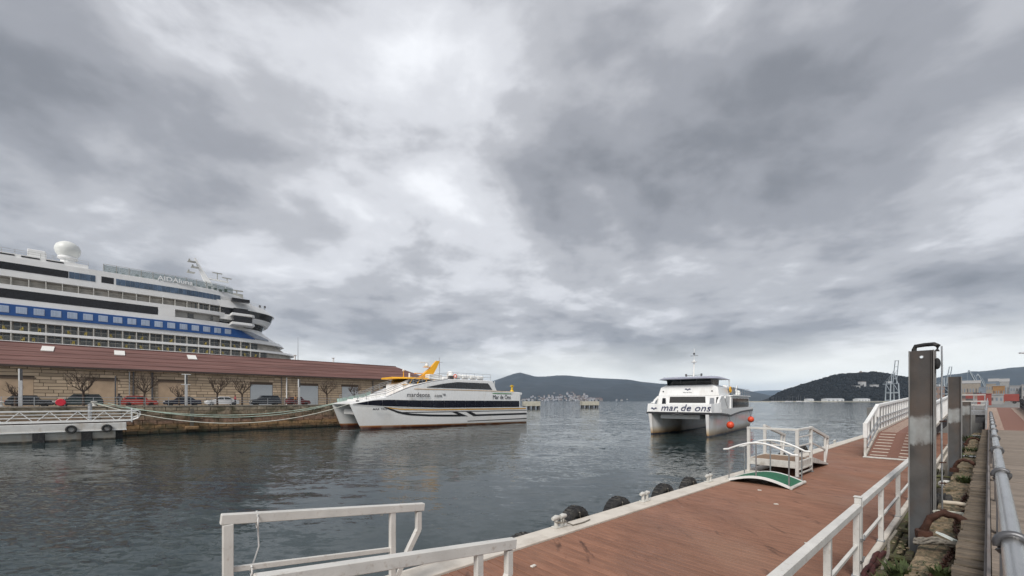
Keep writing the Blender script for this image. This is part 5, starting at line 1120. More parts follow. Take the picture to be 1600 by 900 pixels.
# ================================================================== ferry B, arriving
fB = thing('arriving_ferry', 'white catamaran ferry coming bow first towards the pontoon', 'ferry', (21.02, 51.15, 0), R(230))
HULLB = zpaint('ferry_hull_b', [(-1.2, (0.02, 0.02, 0.03)), (0.0, (0.03, 0.03, 0.05)), (0.12, (0.05, 0.05, 0.08)), (0.2, (0.42, 0.26, 0.12)), (0.7, (0.66, 0.58, 0.46)), (1.1, (0.78, 0.77, 0.75)), (3, (0.80, 0.80, 0.79))], rough=0.3, nscale=1.1, namp=0.12, var=0.03, dirt=(0.55, 0.42, 0.27), damt=0.3, dscale=0.7, stretch=(1, 1, 0.2))
def halfB(s): return 1.15 * min(1, max(0.04, (s / 6.5)) ** 0.62) if s < 6.5 else 1.15
stb = [0, 0.25, 0.7, 1.4, 2.4, 3.6, 5, 6.5, 9, 13, 18, 23]
def strakeB(s): return interp([(0, 2.72), (2, 2.68), (5, 2.50), (7.4, 2.30), (12, 2.62), (16, 2.75), (23, 2.8)], s)
for sg in (1, -1):
    rings = []
    for s in stb:
        hb = halfB(s); fl = 0.16; cy = 3.42 - 0.47 * min(1, s / 5.0); zt = strakeB(s); ring = []
        for (yy, z) in ((-1, zt), (-0.95, 1.2), (-0.85, 0.1), (0, -1.0), (0.80, 0.1), (0.95, 1.0), (1, 1.9), (1.06, zt)):
            k = max(0, z) / 2.7; rk = 0.55 * k * (1 - sstep(0, 8, s))
            ring.append((-s + rk, sg * (cy + yy * hb + fl * k * k * (1 if yy > 0 else 0.2) * (0.5 + 0.5 * min(1, s / 2))), z))
        rings.append(ring)
    MB().loft(rings).build('hull', HULLB, fB, smooth=35)
DW = 4.42
def dedge(s): return DW - 0.45 * (1 - sstep(0, 2.2, s))
MB().loft([[(-s + 0.55 * (1 - sstep(0, 3, s)), -dedge(s), strakeB(s) + 0.004), (-s + 0.55 * (1 - sstep(0, 3, s)), dedge(s), strakeB(s) + 0.004), (-s + 0.5 * (1 - sstep(0, 3, s)), dedge(s) - 0.02, strakeB(s) + 0.22), (-s + 0.5 * (1 - sstep(0, 3, s)), -dedge(s) + 0.02, strakeB(s) + 0.22)] for s in (0, 0.6, 1.4, 2.4, 4, 6, 7.4, 10, 14, 18, 23)]).build('rubbing_strake', BLACKPAINT, fB)
MB().bb(-23, -0.35, -2.4, 2.4, 2.10, 2.62).build('bridge_deck', HULLB, fB)
# front bulwark with lettering
def bul(s): return interp([(0, 4.0), (1.6, 4.05), (3.0, 4.5), (3.8, 4.9)], s)
MB().loft([[(0.42, -3.90, 2.95), (0.42, 3.90, 2.95), (0.32, 3.80, 3.98), (0.32, -3.80, 3.98)], [(0.30, -3.90, 2.95), (0.30, 3.90, 2.95), (0.20, 3.80, 3.98), (0.20, -3.80, 3.98)]]).build('bow_bulwark', BOATWHITE, fB, bevel=0.03)
MB().bb(-3.2, 0.2, -3.6, 3.6, 2.85, 2.95).build('foredeck', WHITE, fB)
for sg in (1, -1):
    MB().loft([[(-s + (0.42 if s == 0 else 0), sg * (dedge(s) - 0.06 + (0 if s else -0.0)), strakeB(s) + 0.225), (-s + (0.32 if s == 0 else 0), sg * (dedge(s) - 0.14), bul(s)), (-s + (0.32 if s == 0 else 0), sg * (dedge(s) - 0.26), bul(s)), (-s + (0.42 if s == 0 else 0), sg * (dedge(s) - 0.2), strakeB(s) + 0.225)] for s in (0, 0.6, 1.4, 2.2)]).build('side_bulwark', BOATWHITE, fB)
    # sloping arm from bulwark up to the roof
    MB().path([(-2.0, sg * 4.02, 3.95), (-2.6, sg * 4.0, 4.45), (-3.6, sg * 3.95, 4.85), (-5.0, sg * 3.9, 5.0)], 0.16, 8).build('side_arm', BOATWHITE, fB, smooth=60)
    MB().bar((-7.6, sg * 4.18, 3.0), (-5.4, sg * 4.12, 4.85), 0.12, 0.34).build('side_brace', BOATWHITE, fB)
    MB().prism([(-9.3, 3.05), (-8.2, 3.05), (-8.5, 4.85), (-9.3, 4.85)], 'y', sg * 4.05, sg * 4.2).build('side_pillar', BOATWHITE, fB)
    MB().loft([[(-s, sg * (dedge(s) - 0.05), strakeB(s) + 0.225), (-s, sg * (dedge(s) - 0.07), 3.38), (-s, sg * (dedge(s) - 0.2), 3.38), (-s, sg * (dedge(s) - 0.2), strakeB(s) + 0.225)] for s in (2.4, 4, 6, 7.4, 10, 14, 18, 23)]).build('side_plating', BOATWHITE, fB)
    for k in range(5):
        a = -9.9 - k * 2.16
        MB().prism([(a, 3.44), (a + (0.28 if k == 0 else 0), 4.72), (a - 2.1, 4.66), (a - 2.1, 3.44)], 'y', sg * 4.10, sg * 4.17).build('side_window', BLACKGLASS, fB)
    MB().bb(-5.2, -4.2, sg * 3.86 - 0.02, sg * 3.86 + 0.03, 3.3, 4.75).build('side_door', BLACKGLASS, fB)
    MB().path([(-23, sg * 4.2, 2.95), (-16, sg * 4.22, 3.02), (-9.5, sg * 4.21, 2.95)], 0.03, 6).build('trim_line', GREY, fB)
MB().prism([(-3.2, 2.96), (-3.45, 5.02), (-20.2, 4.98), (-21.5, 4.9), (-21.9, 2.9)], 'y', -4.08, 4.08).build('main_cabin', BOATWHITE, fB, bevel=0.05)
MB().bb(-21.6, -8.8, -4.3, 4.3, 4.99, 5.14).build('cabin_roof', BOATWHITE, fB, bevel=0.05)
def frontB(name, ya, yb, za, zb, x, m, sl=0.12, th=0.03):
    return MB().loft([[(x, ya, za), (x, yb, za), (x - sl * (zb - za), yb - 0.06, zb), (x - sl * (zb - za), ya + 0.06, zb)], [(x - th, ya, za), (x - th, yb, za), (x - th - sl * (zb - za), yb - 0.06, zb), (x - th - sl * (zb - za), ya + 0.06, zb)]]).build(name, m, fB)
SMOKE = mat('smoked_glass', (0.045, 0.043, 0.042), 0.15, var=0.15)
frontB('front_window', -2.3, 2.3, 4.12, 4.93, -3.29, SMOKE)
frontB('front_door', 2.75, 3.35, 3.95, 4.75, -3.27, GREY); frontB('front_door', -3.3, -2.75, 3.95, 4.75, -3.27, BLACKGLASS); frontB('front_port', 3.5, 4.0, 3.9, 4.85, -3.27, BLACKGLASS)
# upper house and wheelhouse
MB().loft([[(-3.45, y * f_, 5.03) if True else 0 for y, f_ in ((-3.85, 1), (3.85, 1))] + [(-9.0, 3.85, 5.03), (-9.0, -3.85, 5.03)], [(-3.75, -3.62, 6.15), (-3.75, 3.62, 6.15), (-9.0, 3.62, 6.15), (-9.0, -3.62, 6.15)], [(-3.95, -2.95, 6.48), (-3.95, 2.95, 6.48), (-8.2, 2.95, 6.48), (-8.2, -2.95, 6.48)]]).build('upper_house', BOATWHITE, fB, bevel=0.04)
MB().loft([[(-4.15, -2.8, 6.49), (-4.15, 2.8, 6.49), (-7.8, 2.8, 6.49), (-7.8, -2.8, 6.49)], [(-3.9, -2.85, 7.22), (-3.9, 2.85, 7.22), (-7.8, 2.85, 7.22), (-7.8, -2.85, 7.22)]]).build('wheelhouse_glass', BLACKGLASS, fB)
for y in (-2.8, -1.0, 1.0, 2.8): MB().bar((-4.11, y, 6.5), (-3.86, y, 7.22), 0.07, 0.06).build('window_post', DARKSTEEL, fB)
BLUEGREY = mat('blue_grey_roof', (0.30, 0.31, 0.38), 0.4, var=0.06)
MB().loft([[(x, -hw, z0), (x, hw, z0), (x, hw * 0.8, z1), (x, -hw * 0.8, z1)] for x, hw, z0, z1 in ((-2.7, 3.1, 7.25, 7.38), (-3.3, 3.75, 7.24, 7.55), (-6, 3.95, 7.24, 7.62), (-9.3, 3.95, 7.24, 7.58))]).build('wheelhouse_roof', BLUEGREY, fB, bevel=0.03)
for sg in (1, -1): MB().bar((-9.1, sg * 3.8, 7.24), (-9.6, sg * 3.75, 5.15), 0.08, 0.12).build('roof_support', WHITE, fB)
ms = MB().tube((-6.2, 0, 7.6), (-6.5, 0, 10.0), 0.13, 0.08, 8).build('mast', WHITE, fB, smooth=60)
MB().tube((-6.5, 0, 10.0), (-6.55, 0, 11.6), 0.03, n=6).build('mast_pole', WHITE, ms); MB().lathe([(0.02, 0), (0.32, 0.06), (0.34, 0.22), (0.05, 0.32)], 12, (-6.45, 0, 9.6)).build('radar_dome', WHITE, ms, smooth=40)
MB().bar((-6.5, -0.5, 10.6), (-6.5, 0.5, 10.6), 0.05, 0.05).bb(-6.6, -6.4, -0.1, 0.1, 10.75, 11.0).build('mast_light', DARKSTEEL, ms); MB().bar((-6.3, -1.0, 7.9), (-6.3, 1.0, 7.9), 0.06, 0.06).bb(-6.4, -6.2, -1.1, -0.9, 7.75, 8.1).bb(-6.4, -6.2, 0.9, 1.1, 7.75, 8.1).build('horn_bar', DARKSTEEL, ms)
MB().torus((-9.2, 3.95, 5.9), 0.36, 0.10, 'y', 18, 8).build('lifebuoy', ORANGE, fB, smooth=60)
for k in range(3): MB().bb(-11.4 - k * 0.8, -10.8 - k * 0.8, 3.7, 3.78, 5.3, 6.3).build('deck_gate', GREY, fB)
MB().bar((-13.4, 3.6, 5.15), (-15.4, 3.6, 6.6), 0.08, 0.3).build('stair_rail', WHITE, fB)
MB().lathe([(0.2, 0), (0.5, 0.1), (0.52, 0.5), (0.3, 0.75), (0.02, 0.8)], 14, (-17.2, 3.2, 5.2)).build('satellite_dome', WHITE, fB, smooth=40)
MB().lathe([(0.1, -0.7), (0.36, -0.62), (0.36, 0.62), (0.1, 0.7)], 14, (-12.4, 2.6, 6.3), 'x').build('life_raft', WHITE, fB, smooth=40)
for sg in (1, -1):
    for dz in (0.5, 1.0): MB().path([(-9.6, sg * 4.1, 5.15 + dz), (-21.4, sg * 4.1, 5.15 + dz)], 0.025, 6).build('hand_rail', GALV, fB)
    for k in range(8): MB().tube((-9.7 - k * 1.67, sg * 4.1, 5.13), (-9.7 - k * 1.67, sg * 4.1, 6.16), 0.025, n=6).build('stanchion', GALV, fB)
NAVYT = mat('letter_navy', (0.055, 0.06, 0.13), 0.45)
text('lettering', 'mar de ons', 1.20, NAVYT, fB, (0.425, -2.15, 3.12), (R(95), 0, R(90)), shear=0.32, sx=1.06, bold=0.004, spacing=1.02)
def bird(x, y, z, s, m, tilt):
    for k, dz in enumerate((0, -0.16)):
        pts = [(-1, 0.10), (-0.55, 0.24), (-0.22, 0.10), (0, -0.12), (0.22, 0.10), (0.55, 0.24), (1, 0.10), (0.55, 0.04), (0.2, -0.06), (0, -0.30), (-0.2, -0.06), (-0.55, 0.04)]
        o = MB().add([(0, p * s, q * s * 1.2) for p, q in pts] + [(-0.015, p * s, q * s * 1.2) for p, q in pts], [tuple(range(12)), tuple(range(23, 11, -1))]).build('wave_emblem', m, fB); o.location = (x - k * tilt * 0.16 * s, y, z + dz * s * 1.4); o.rotation_euler = (0, -tilt, 0)
bird(0.44, -3.0, 3.42, 0.42, NAVYT, 0.10); bird(-3.62, 0.0, 5.92, 0.42, NAVYT, 0.27)
text('lettering', 'Mar de Ons', 0.22, DKT, fB, (-3.55, -0.55, 5.42), (R(105), 0, R(90)))
for y in (-3.2, 3.0): MB().lathe([(0.02, 0), (0.10, 0.02), (0.10, 0.08), (0.02, 0.12)], 10, (-3.62, y, 5.65), 'x').build('deck_lamp', DARKSTEEL, fB, smooth=40)
MB().bb(0.42, 0.62, -0.2, 0.2, 2.72, 2.86).tube((0.5, -0.6, 2.66), (0.5, 0.6, 2.66), 0.05, n=6).tube((0.5, 0, 2.86), (0.45, 0, 3.2), 0.05, n=6).build('anchor_gear', DARKSTEEL, fB)
for k, (x, z, r_, lab) in enumerate(((-5.4, 1.25, 0.46, 'larger red ball fender on the near side of the arriving ferry'), (-19.2, 1.5, 0.45, 'red ball fender at the stern of the arriving ferry'))):
    p = world(fB, (x, 4.72, z)); tt = thing('ball_fender', lab, 'ball fender', p, 0, 'red ball fenders of the ferry')
    MB().ball((0, 0, 0), r_, 12, (1, 1, 1.06)).build('ball', REDBUOY, tt, smooth=60); MB().lathe([(0.16, r_ * 0.95), (0.13, r_ * 1.15), (0.03, r_ * 1.22)], 10).build('neck', NAVYT, tt, smooth=40)
    MB().path([(0, 0, r_ * 1.15), (-0.1, 0.1, r_ * 1.15 + 0.5), (-0.2, 0.25, 1.5)], 0.02, 5).build('lanyard', RUBBER, tt)

# ================================================================== cruise ship behind the warehouse (frame WF)
cs = thing('cruise_ship', 'huge white cruise ship with blue window band behind the warehouse', 'cruise ship', (0, 0, 0), WA)
CV, HB = 166.0, 16.0; SX = -95.0
def plan(xs, xf, hb=HB, n=14, p=0.62, x0=SX):
    near = [(x0, CV - hb), (xs, CV - hb)]; arc = []
    for k in range(1, n):
        a = math.pi / 2 * k / n; arc.append((xs + (xf - xs) * math.sin(a), CV - hb * math.cos(a) ** p))
    tip = [(xf, CV)]
    far = [(x, 2 * CV - y) for x, y in reversed(near + arc)]
    return near + arc + tip + far
def layer(name, z0, z1, a, b, m, hb=HB, hb1=None, parent=None, x0=SX):
    r0 = [(x, y, z0) for x, y in plan(a[0], a[1], hb, x0=x0)]; r1 = [(x, y, z1) for x, y in plan(b[0], b[1], hb1 or hb, x0=x0)]
    return MB().loft([r0, r1]).build(name, m, parent or cs, smooth=25)
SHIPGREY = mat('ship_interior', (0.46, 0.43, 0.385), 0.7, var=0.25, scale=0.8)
SHIPBLUE = mat('ship_blue', (0.012, 0.075, 0.26), 0.35, var=0.05, scale=0.5)
SHIPBLACK = mat('ship_black_band', (0.012, 0.011, 0.012), 0.15, var=0.2)
def nose(z): return interp([(0, 55), (18, 50.5), (19.6, 49.4), (22.8, 45.2), (25, 41.5), (27.2, 38.6)], z)
layer('hull', -2, 18.1, (8, 44), (12, nose(18.1)), SHIPWHITE)
# two balcony decks: slabs, recessed walls, partitions, railings
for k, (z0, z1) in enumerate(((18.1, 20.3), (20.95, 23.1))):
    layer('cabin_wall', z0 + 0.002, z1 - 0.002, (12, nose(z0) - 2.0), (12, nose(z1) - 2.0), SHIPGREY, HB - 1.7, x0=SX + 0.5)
    layer('deck_band', z1, z1 + (0.65 if k == 0 else 1.1), (12, nose(z1)), (12, nose(z1 + 0.7)), SHIPWHITE)
layer('deck_band', 18.102, 18.5, (12, nose(18.1)), (12, nose(18.5)), SHIPWHITE)
PARTM = mat('balcony_partition', (0.62, 0.60, 0.55), 0.6, var=0.05); BALGLASS = mat('balcony_glass', (0.045, 0.055, 0.06), 0.1, var=0.3, rnd=0.4); YELCH = mat('balcony_yellow', (0.55, 0.42, 0.05), 0.7)
BALW = mat('balcony_rail', (0.36, 0.36, 0.33), 0.4, var=0.1)
par = MB().box((0, 0, 0), (0.16, 1.62, 1)).build('partition', PARTM, cs); gls = MB().box((0, 0, 0), (0.95, 0.06, 1)).build('balcony_door', BALGLASS, cs)
chair = MB().bb(-0.22, 0.22, -0.22, 0.22, 0.35, 0.45).bb(-0.22, 0.22, 0.17, 0.23, 0.452, 0.95).bb(-0.2, -0.14, -0.2, -0.14, 0, 0.348).bb(0.14, 0.2, -0.2, -0.14, 0, 0.348).bb(-0.2, -0.14, 0.14, 0.2, 0, 0.348).bb(0.14, 0.2, 0.14, 0.2, 0, 0.348).build('deck_chair', YELCH, cs)
rc2 = random.Random(9); n_ = [0, 0, 0]
def edge_y(x, xs, xf):
    if x <= xs: return CV - HB
    a = math.asin(min(1, (x - xs) / (xf - xs))); return CV - HB * math.cos(a) ** 0.62
def balcony_row(zf, zt, ua, ub, xf, chairs=True, step=2.7, doors_=2):
    u = ua
    while u < ub:
        ey = edge_y(u, 12, xf)
        o = par if n_[0] == 0 else inst(par, 'partition', cs); n_[0] += 1
        o.location = (u, ey + 0.87, (zf + zt) / 2); o.scale = (1, 1, zt - zf - 0.01)
        for q in range(doors_):
            o = gls if n_[1] == 0 else inst(gls, 'balcony_door', cs); n_[1] += 1
            ux = u + 0.75 + q * 1.15; o.location = (ux, edge_y(ux, 12, xf) + 1.62, zf + (zt - zf) * 0.48); o.scale = (1, 1, (zt - zf) * 0.92)
        if chairs and rc2.random() < 0.6:
            o = chair if n_[2] == 0 else inst(chair, 'deck_chair', cs); n_[2] += 1
            ux = u + rc2.uniform(0.5, 2.2); o.location = (ux, edge_y(ux, 12, xf) + 0.6, zf + 0.02); o.rotation_euler = (0, 0, rc2.uniform(-1, 1))
        u += step
    for hz_ in (0.98, 0.66, 0.33): MB().path([(x, edge_y(x, 12, xf) + 0.06, zf + hz_) for x in [ua + (ub - ua) * k / 24 for k in range(25)]], 0.035 if hz_ > 0.9 else 0.02, 4).build('balcony_rail', BALW, cs)
balcony_row(18.5, 20.3, -30, 37, nose(19)); balcony_row(20.95, 23.1, -30, 34, nose(22))
# blue band with windows
layer('white_band', 24.202, 27.0, (12, nose(24.2)), (12, nose(27) - 0.4), SHIPWHITE)
def shipstrip(name, lo, hi, m, off=0.28, n=60):
    x0, x1 = lo[0][0], lo[-1][0]; vs_, fs = [], []
    for i in range(n + 1):
        x = lerp(x0, x1, i / n)
        for z in (interp(lo, x), interp(hi, x)):
            xf = lerp(nose(24.2), nose(27) - 0.4, (z - 24.2) / 2.8); y = edge_y(x, 12, xf) - off; vs_ += [(x, y, z), (x, y + off + 0.3, z)]
    for i in range(n): q = i * 4; fs += [(q, q + 4, q + 6, q + 2), (q, q + 1, q + 5, q + 4), (q + 2, q + 6, q + 7, q + 3), (q + 1, q + 3, q + 7, q + 5)]
    fs += [(0, 2, 3, 1), (n * 4, n * 4 + 1, n * 4 + 3, n * 4 + 2)]
    return MB().add(vs_, fs).build(name, m, cs, smooth=30)
shipstrip('blue_band', [(SX, 24.25), (33.6, 24.3)], [(SX, 26.98), (29.0, 26.95), (33.6, 24.5)], SHIPBLUE)
shipstrip('nose_glass', [(29.6, 26.7), (34.2, 24.5), (38.0, 24.4)], [(29.6, 26.85), (33, 26.6), (38.0, 24.9)], mat('nose_grey_glass', (0.28, 0.31, 0.36), 0.25, var=0.2, scale=1.5), n=20)
WINL = mat('pale_blue_window', (0.36, 0.43, 0.55), 0.12, var=0.1, rnd=0.12); WINF = mat('window_frame_blue', (0.58, 0.62, 0.70), 0.3)
wp = MB().box((0, 0, 0), (0.50, 0.06, 1.35)).build('window_pane', WINL, cs); wfm = MB().bb(-0.85, 0.85, -0.02, 0.02, -0.76, 0.76).build('window_frame', WINF, cs)
for k in range(26):
    u = -33.9 + k * 2.72
    if u > 26.2: break
    o = wfm if k == 0 else inst(wfm, 'window_frame', cs); ey = edge_y(u, 12, 40.3); o.location = (u, ey - 0.31, 25.7); dy = edge_y(u + 0.5, 12, 39.5) - edge_y(u - 0.5, 12, 39.5); o.rotation_euler = (0, 0, math.atan(dy))
    for q in range(3):
        p_ = wp if k + q == 0 else inst(wp, 'window_pane', cs); p_.location = (u + (q - 1) * 0.55, edge_y(u + (q - 1) * 0.55, 12, 40.3) - 0.33, 25.7); p_.rotation_euler = o.rotation_euler
layer('white_band', 27.002, 28.35, (12, 38.4), (12, 37.2), SHIPWHITE)
# black band level with open promenade towards the bow
layer('promenade_wall', 28.352, 30.5, (12, 34.5), (12, 34.8), mat('promenade_grey', (0.42, 0.405, 0.38), 0.6, var=0.15), HB - 1.9)
MB().prism([(SX, 28.36), (8.4, 28.36), (9.2, 28.5), (9.5, 28.9), (9.5, 29.95), (9.2, 30.35), (8.4, 30.48), (SX, 30.48)], 'y', CV - HB - 0.05, CV - HB + 1.9).build('black_band', SHIPBLACK, cs)
MB().bb(9.52, 13.2, CV - HB + 0.0, CV - HB + 1.9, 28.36, 30.49).build('white_panel', SHIPWHITE, cs)
for (a, b) in ((16.2, 17.6), (21.6, 22.3), (24.0, 25.2)): MB().bb(a, b, CV - HB + 1.82, CV - HB + 1.93, 28.8, 30.0).build('promenade_window', BLACKGLASS, cs)
for hz_ in (0.35, 0.7, 1.05): MB().bb(13.2, 26.5, CV - HB + 0.05, CV - HB + 0.10, 28.35 + hz_, 28.40 + hz_).build('promenade_rail', BALW, cs)
layer('white_band', 30.502, 31.55, (12, 36.0), (12, 36.5), SHIPWHITE)
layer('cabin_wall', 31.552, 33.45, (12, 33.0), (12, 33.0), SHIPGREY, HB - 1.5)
par2 = 0
balcony_row(31.56, 33.45, -30, 26, 36.5, chairs=False, step=2.7)
layer('white_band', 33.452, 34.95, (12, 37.0), (12, 36.5), SHIPWHITE)
layer('window_deck', 34.952, 36.75, (12, 35.0), (12, 34.0), SHIPWHITE)
MB().bb(SX, -7.4, CV - HB - 0.05, CV - HB + 0.3, 35.0, 36.7).build('black_band', SHIPBLACK, cs)
bw = MB().box((0, 0, 0), (0.88, 0.06, 1.6)).build('blue_window', BLUEGLASS, cs); c_ = 0
for a, b in ((-7.3, -1.9), (1.1, 24.2)):
    u = a + 0.47
    while u < b - 0.4:
        o = bw if c_ == 0 else inst(bw, 'blue_window', cs); c_ += 1; o.location = (u, edge_y(u, 12, 34.5) - 0.04, 35.85); dy = edge_y(u + 0.5, 12, 34.5) - edge_y(u - 0.5, 12, 34.5); o.rotation_euler = (0, 0, math.atan(dy)); u += 0.92
MB().bb(-1.6, 0.7, CV - HB - 0.04, CV - HB + 0.2, 35.1, 36.7).build('dark_opening', SHIPBLACK, cs)
layer('top_band', 36.752, 38.1, (12, 33.5), (12, 32.5), SHIPWHITE)
# bridge: stacked overhanging curved bands
layer('bridge_windows', 27.8, 29.6, (24, 37.6), (24, 38.4), SHIPBLACK, HB - 2.2, x0=24)
layer('bridge_lip', 29.602, 31.2, (24, 39.4), (24, 40.4), SHIPWHITE, HB - 1.6, x0=24)
layer('bridge_windows', 31.202, 33.3, (24, 40.4), (24, 41.2), SHIPBLACK, HB - 1.6, x0=24)
layer('bridge_roof', 33.302, 35.3, (24, 41.4), (23, 39.0), SHIPWHITE, HB - 1.2, x0=24)
layer('upper_front', 35.302, 37.6, (20, 36.0), (20, 34.0), SHIPWHITE, HB - 1.5, x0=20)
for hz_ in (0.5, 1.0): MB().path([(x, y, 35.3 + hz_) for x, y in plan(23, 38.5, HB - 1.6, x0=30)][1:-1], 0.04, 4).build('bridge_rail', BALW, cs)
for (z0, z1) in ((30.7, 31.5), (27.9, 28.7)): MB().prism([(26.5, CV - HB - 1.3), (32.0, CV - HB - 1.1), (32.8, CV - HB - 0.2), (33.0, CV - HB + 3.5), (26.5, CV - HB + 3)], 'z', z0, z1).build('bridge_wing', SHIPWHITE, cs, bevel=0.1)
MB().bb(27.0, 32.0, CV - HB - 0.7, CV - HB + 2.5, 28.72, 30.68).build('wing_glass', SHIPBLACK, cs)
MB().bb(27.2, 31.0, CV - HB - 0.12, CV - HB + 2.0, 31.7, 33.2).build('dark_opening', SHIPBLACK, cs); MB().bb(26.8, 31.5, CV - HB - 0.1, CV - HB + 2.0, 35.4, 36.3).build('dark_opening', SHIPBLACK, cs)
# glass screens, letters on top
gp = MB().box((0, 0, 0), (2.34, 0.05, 1.75)).build('glass_screen', CLEARGLASS, cs); gpo = MB().box((0, 0, 0), (0.14, 0.14, 2.0)).build('screen_post', BALW, cs); k = 0; u = -1.2
while u < 27:
    o = gp if k == 0 else inst(gp, 'glass_screen', cs); ey = edge_y(u + 1.2, 14, 33.0) + 0.5; o.location = (u + 1.2, ey, 38.1 + 0.95); dy = edge_y(u + 2.2, 14, 33) - edge_y(u + 0.2, 14, 33); o.rotation_euler = (0, 0, math.atan(dy / 2))
    p_ = gpo if k == 0 else inst(gpo, 'screen_post', cs); p_.location = (u, edge_y(u, 14, 33.0) + 0.5, 39.1); k += 1; u += 2.42
MB().path([(x, edge_y(x, 14, 33) + 0.5, 40.15) for x in [-1.2 + 28.5 * k / 20 for k in range(21)]], 0.05, 4).build('screen_rail', BALW, cs)
LETW = mat('ship_letter_white', (0.80, 0.80, 0.80), 0.4)
text('lettering', 'AIDAluna', 1.75, LETW, cs, (9.4, CV - HB - 0.1, 38.15), (R(90), 0, 0), sx=1.12, bold=0.03, ext=0.06)
for k in range(20): MB().bb(-0.5 + k * 1.35, 0.2 + k * 1.35, CV - HB + 1.6, CV - HB + 2.3, 38.1, 38.1 + (0.5, 0.9, 0.7)[k % 3]).build('sun_lounger', mat('lounger', (0.07, 0.10, 0.09), 0.8) if k == 0 else bpy.data.materials['lounger'], cs)
MB().bb(SX, -4, CV - HB + 0.6, CV + HB - 0.6, 38.102, 39.1).build('upper_deck_house', SHIPWHITE, cs)
for k in range(6): a = -30.6 + k * 3.9; MB().bb(a, a + 2.9, CV - HB + 0.5, CV - HB + 0.65, 38.55, 38.85).build('vent_slot', SHIPBLACK, cs)
MB().bb(-14.2, -11.3, CV - HB + 2, CV - HB + 4.5, 39.102, 41.2).build('roof_locker', SHIPWHITE, cs, bevel=0.1)
for hz_ in (0.55, 1.05): MB().bb(SX, -4.2, CV - HB + 0.9, CV - HB + 0.96, 39.1 + hz_, 39.15 + hz_).build('roof_rail', BALW, cs)
for k in range(14): MB().tube((-30 + k * 2, CV - HB + 0.93, 39.1), (-30 + k * 2, CV - HB + 0.93, 40.2), 0.04, n=5).build('roof_post', BALW, cs)
DOME = mat('radome_white', (0.70, 0.71, 0.68), 0.45, var=0.05, scale=0.5)
dm = MB().lathe([(1.75, -1.7), (2.2, -1.0), (2.45, -0.1), (2.4, 0.5), (2.1, 1.3), (1.5, 1.85), (0.8, 2.2), (0.02, 2.3)], 28, (-7.9, 158, 43.9)).build('radome', DOME, cs, smooth=50)
MB().lathe([(1.35, -4.0), (1.35, -2.5), (1.9, -2.3), (1.9, -1.95), (1.7, -1.705)], 20, (-7.9, 158, 43.9)).build('radome_base', SHIPWHITE, dm, smooth=30)
MB().lathe([(2.6, -4.9), (2.6, -4.01)], 20, (-7.9, 158, 43.9)).build('radome_platform', SHIPWHITE, dm, smooth=30)
# mast
m0 = MB().loft([[(x0, CV - 6 - hw, z), (x1, CV - 6 - hw, z), (x1, CV - 6 + hw, z), (x0, CV - 6 + hw, z)] for z, x0, x1, hw in ((38.1, 22.6, 26.0, 1.0), (42, 21.2, 23.0, 0.6), (46, 19.6, 20.6, 0.4), (49.0, 18.6, 19.1, 0.3))]).build('ship_mast', SHIPWHITE, cs)
for (x, z) in ((18.0, 47.6), (18.8, 46.0), (17.8, 44.2)): MB().bb(x - 0.9, x + 1.0, CV - 6.9, CV - 5.1, z, z + 0.18).bb(x - 0.7, x - 0.3, CV - 6.3, CV - 5.7, z + 0.2, z + 0.8).build('mast_platform', BALW, m0)
MB().bar((22.0, CV - 6, 43.3), (27.6, CV - 6, 43.2), 0.8, 0.4).build('radar_boom', SHIPWHITE, m0)
for x in (24.6, 27.2): MB().tube((x, CV - 6, 43.3), (x, CV - 6, 45.6 if x < 25 else 44.4), 0.14, n=6).bb(x - 1.3, x + 1.3, CV - 6.2, CV - 5.8, 45.4 if x < 25 else 44.3, 45.65 if x < 25 else 44.55).build('radar_scanner', BALW, m0)
MB().tube((29.5, CV - 8, 37.6), (29.5, CV - 8, 40.4), 0.18, n=6).bb(26.8, 31.2, CV - 8.3, CV - 7.7, 40.3, 40.6).bb(26.5, 31, CV - 9.5, CV - 6.5, 37.6, 39.2).build('forward_radar', BALW, m0)
for (x, z) in ((36.8, 35.3), (38.3, 35.3)): MB().tube((x, CV - 5, z), (x, CV - 5, z + 1.7), 0.09, n=6).bb(x - 0.25, x + 0.25, CV - 5.3, CV - 4.7, z + 1.3, z + 2.0).build('bridge_lamp', DARKSTEEL, cs)

# ================================================================== mid-water mooring dolphins
CONC = mat('pale_concrete', (0.42, 0.40, 0.33), 0.9, var=0.15, scale=1)
for k, (px, D, w_, lab) in enumerate(((921, 250, 10.5, 'concrete mooring dolphin alone in open water with pale top'), (830, 215, 9.0, 'concrete mooring dolphin just past the stern of the moored ferry'))):
    x = (px - 800) / FPX * D
    t = thing('mooring_dolphin', lab, 'mooring dolphin', (x, D, 0), 0.1, 'mooring dolphins in the bay')
    MB().bb(-w_ / 2, w_ / 2, -3, 3, 1.5, 4.0).build('platform', CONC, t, bevel=0.1)
    for xx in (-0.42, -0.14, 0.14, 0.42):
        for yy in (-2, 2): MB().tube((xx * w_, yy, -2), (xx * w_, yy, 1.5), 0.5, n=10).build('pile', DARKSTEEL, t)
    for xx in (-0.3, 0.3): MB().lathe([(0.4, 4.0), (0.3, 4.2), (0.3, 4.7), (0.45, 4.8), (0.2, 5.0)], 10, (xx * w_, 0, 0)).build('bollard', DARKSTEEL, t)
    MB().bb(-w_ * 0.3, w_ * 0.1, -2.9, -2.8, 4.9, 5.0).bb(-w_ * 0.3, -w_ * 0.29, -2.9, -2.8, 4.002, 4.898).bb(w_ * 0.09, w_ * 0.1, -2.9, -2.8, 4.002, 4.898).build('rail', GALV, t)
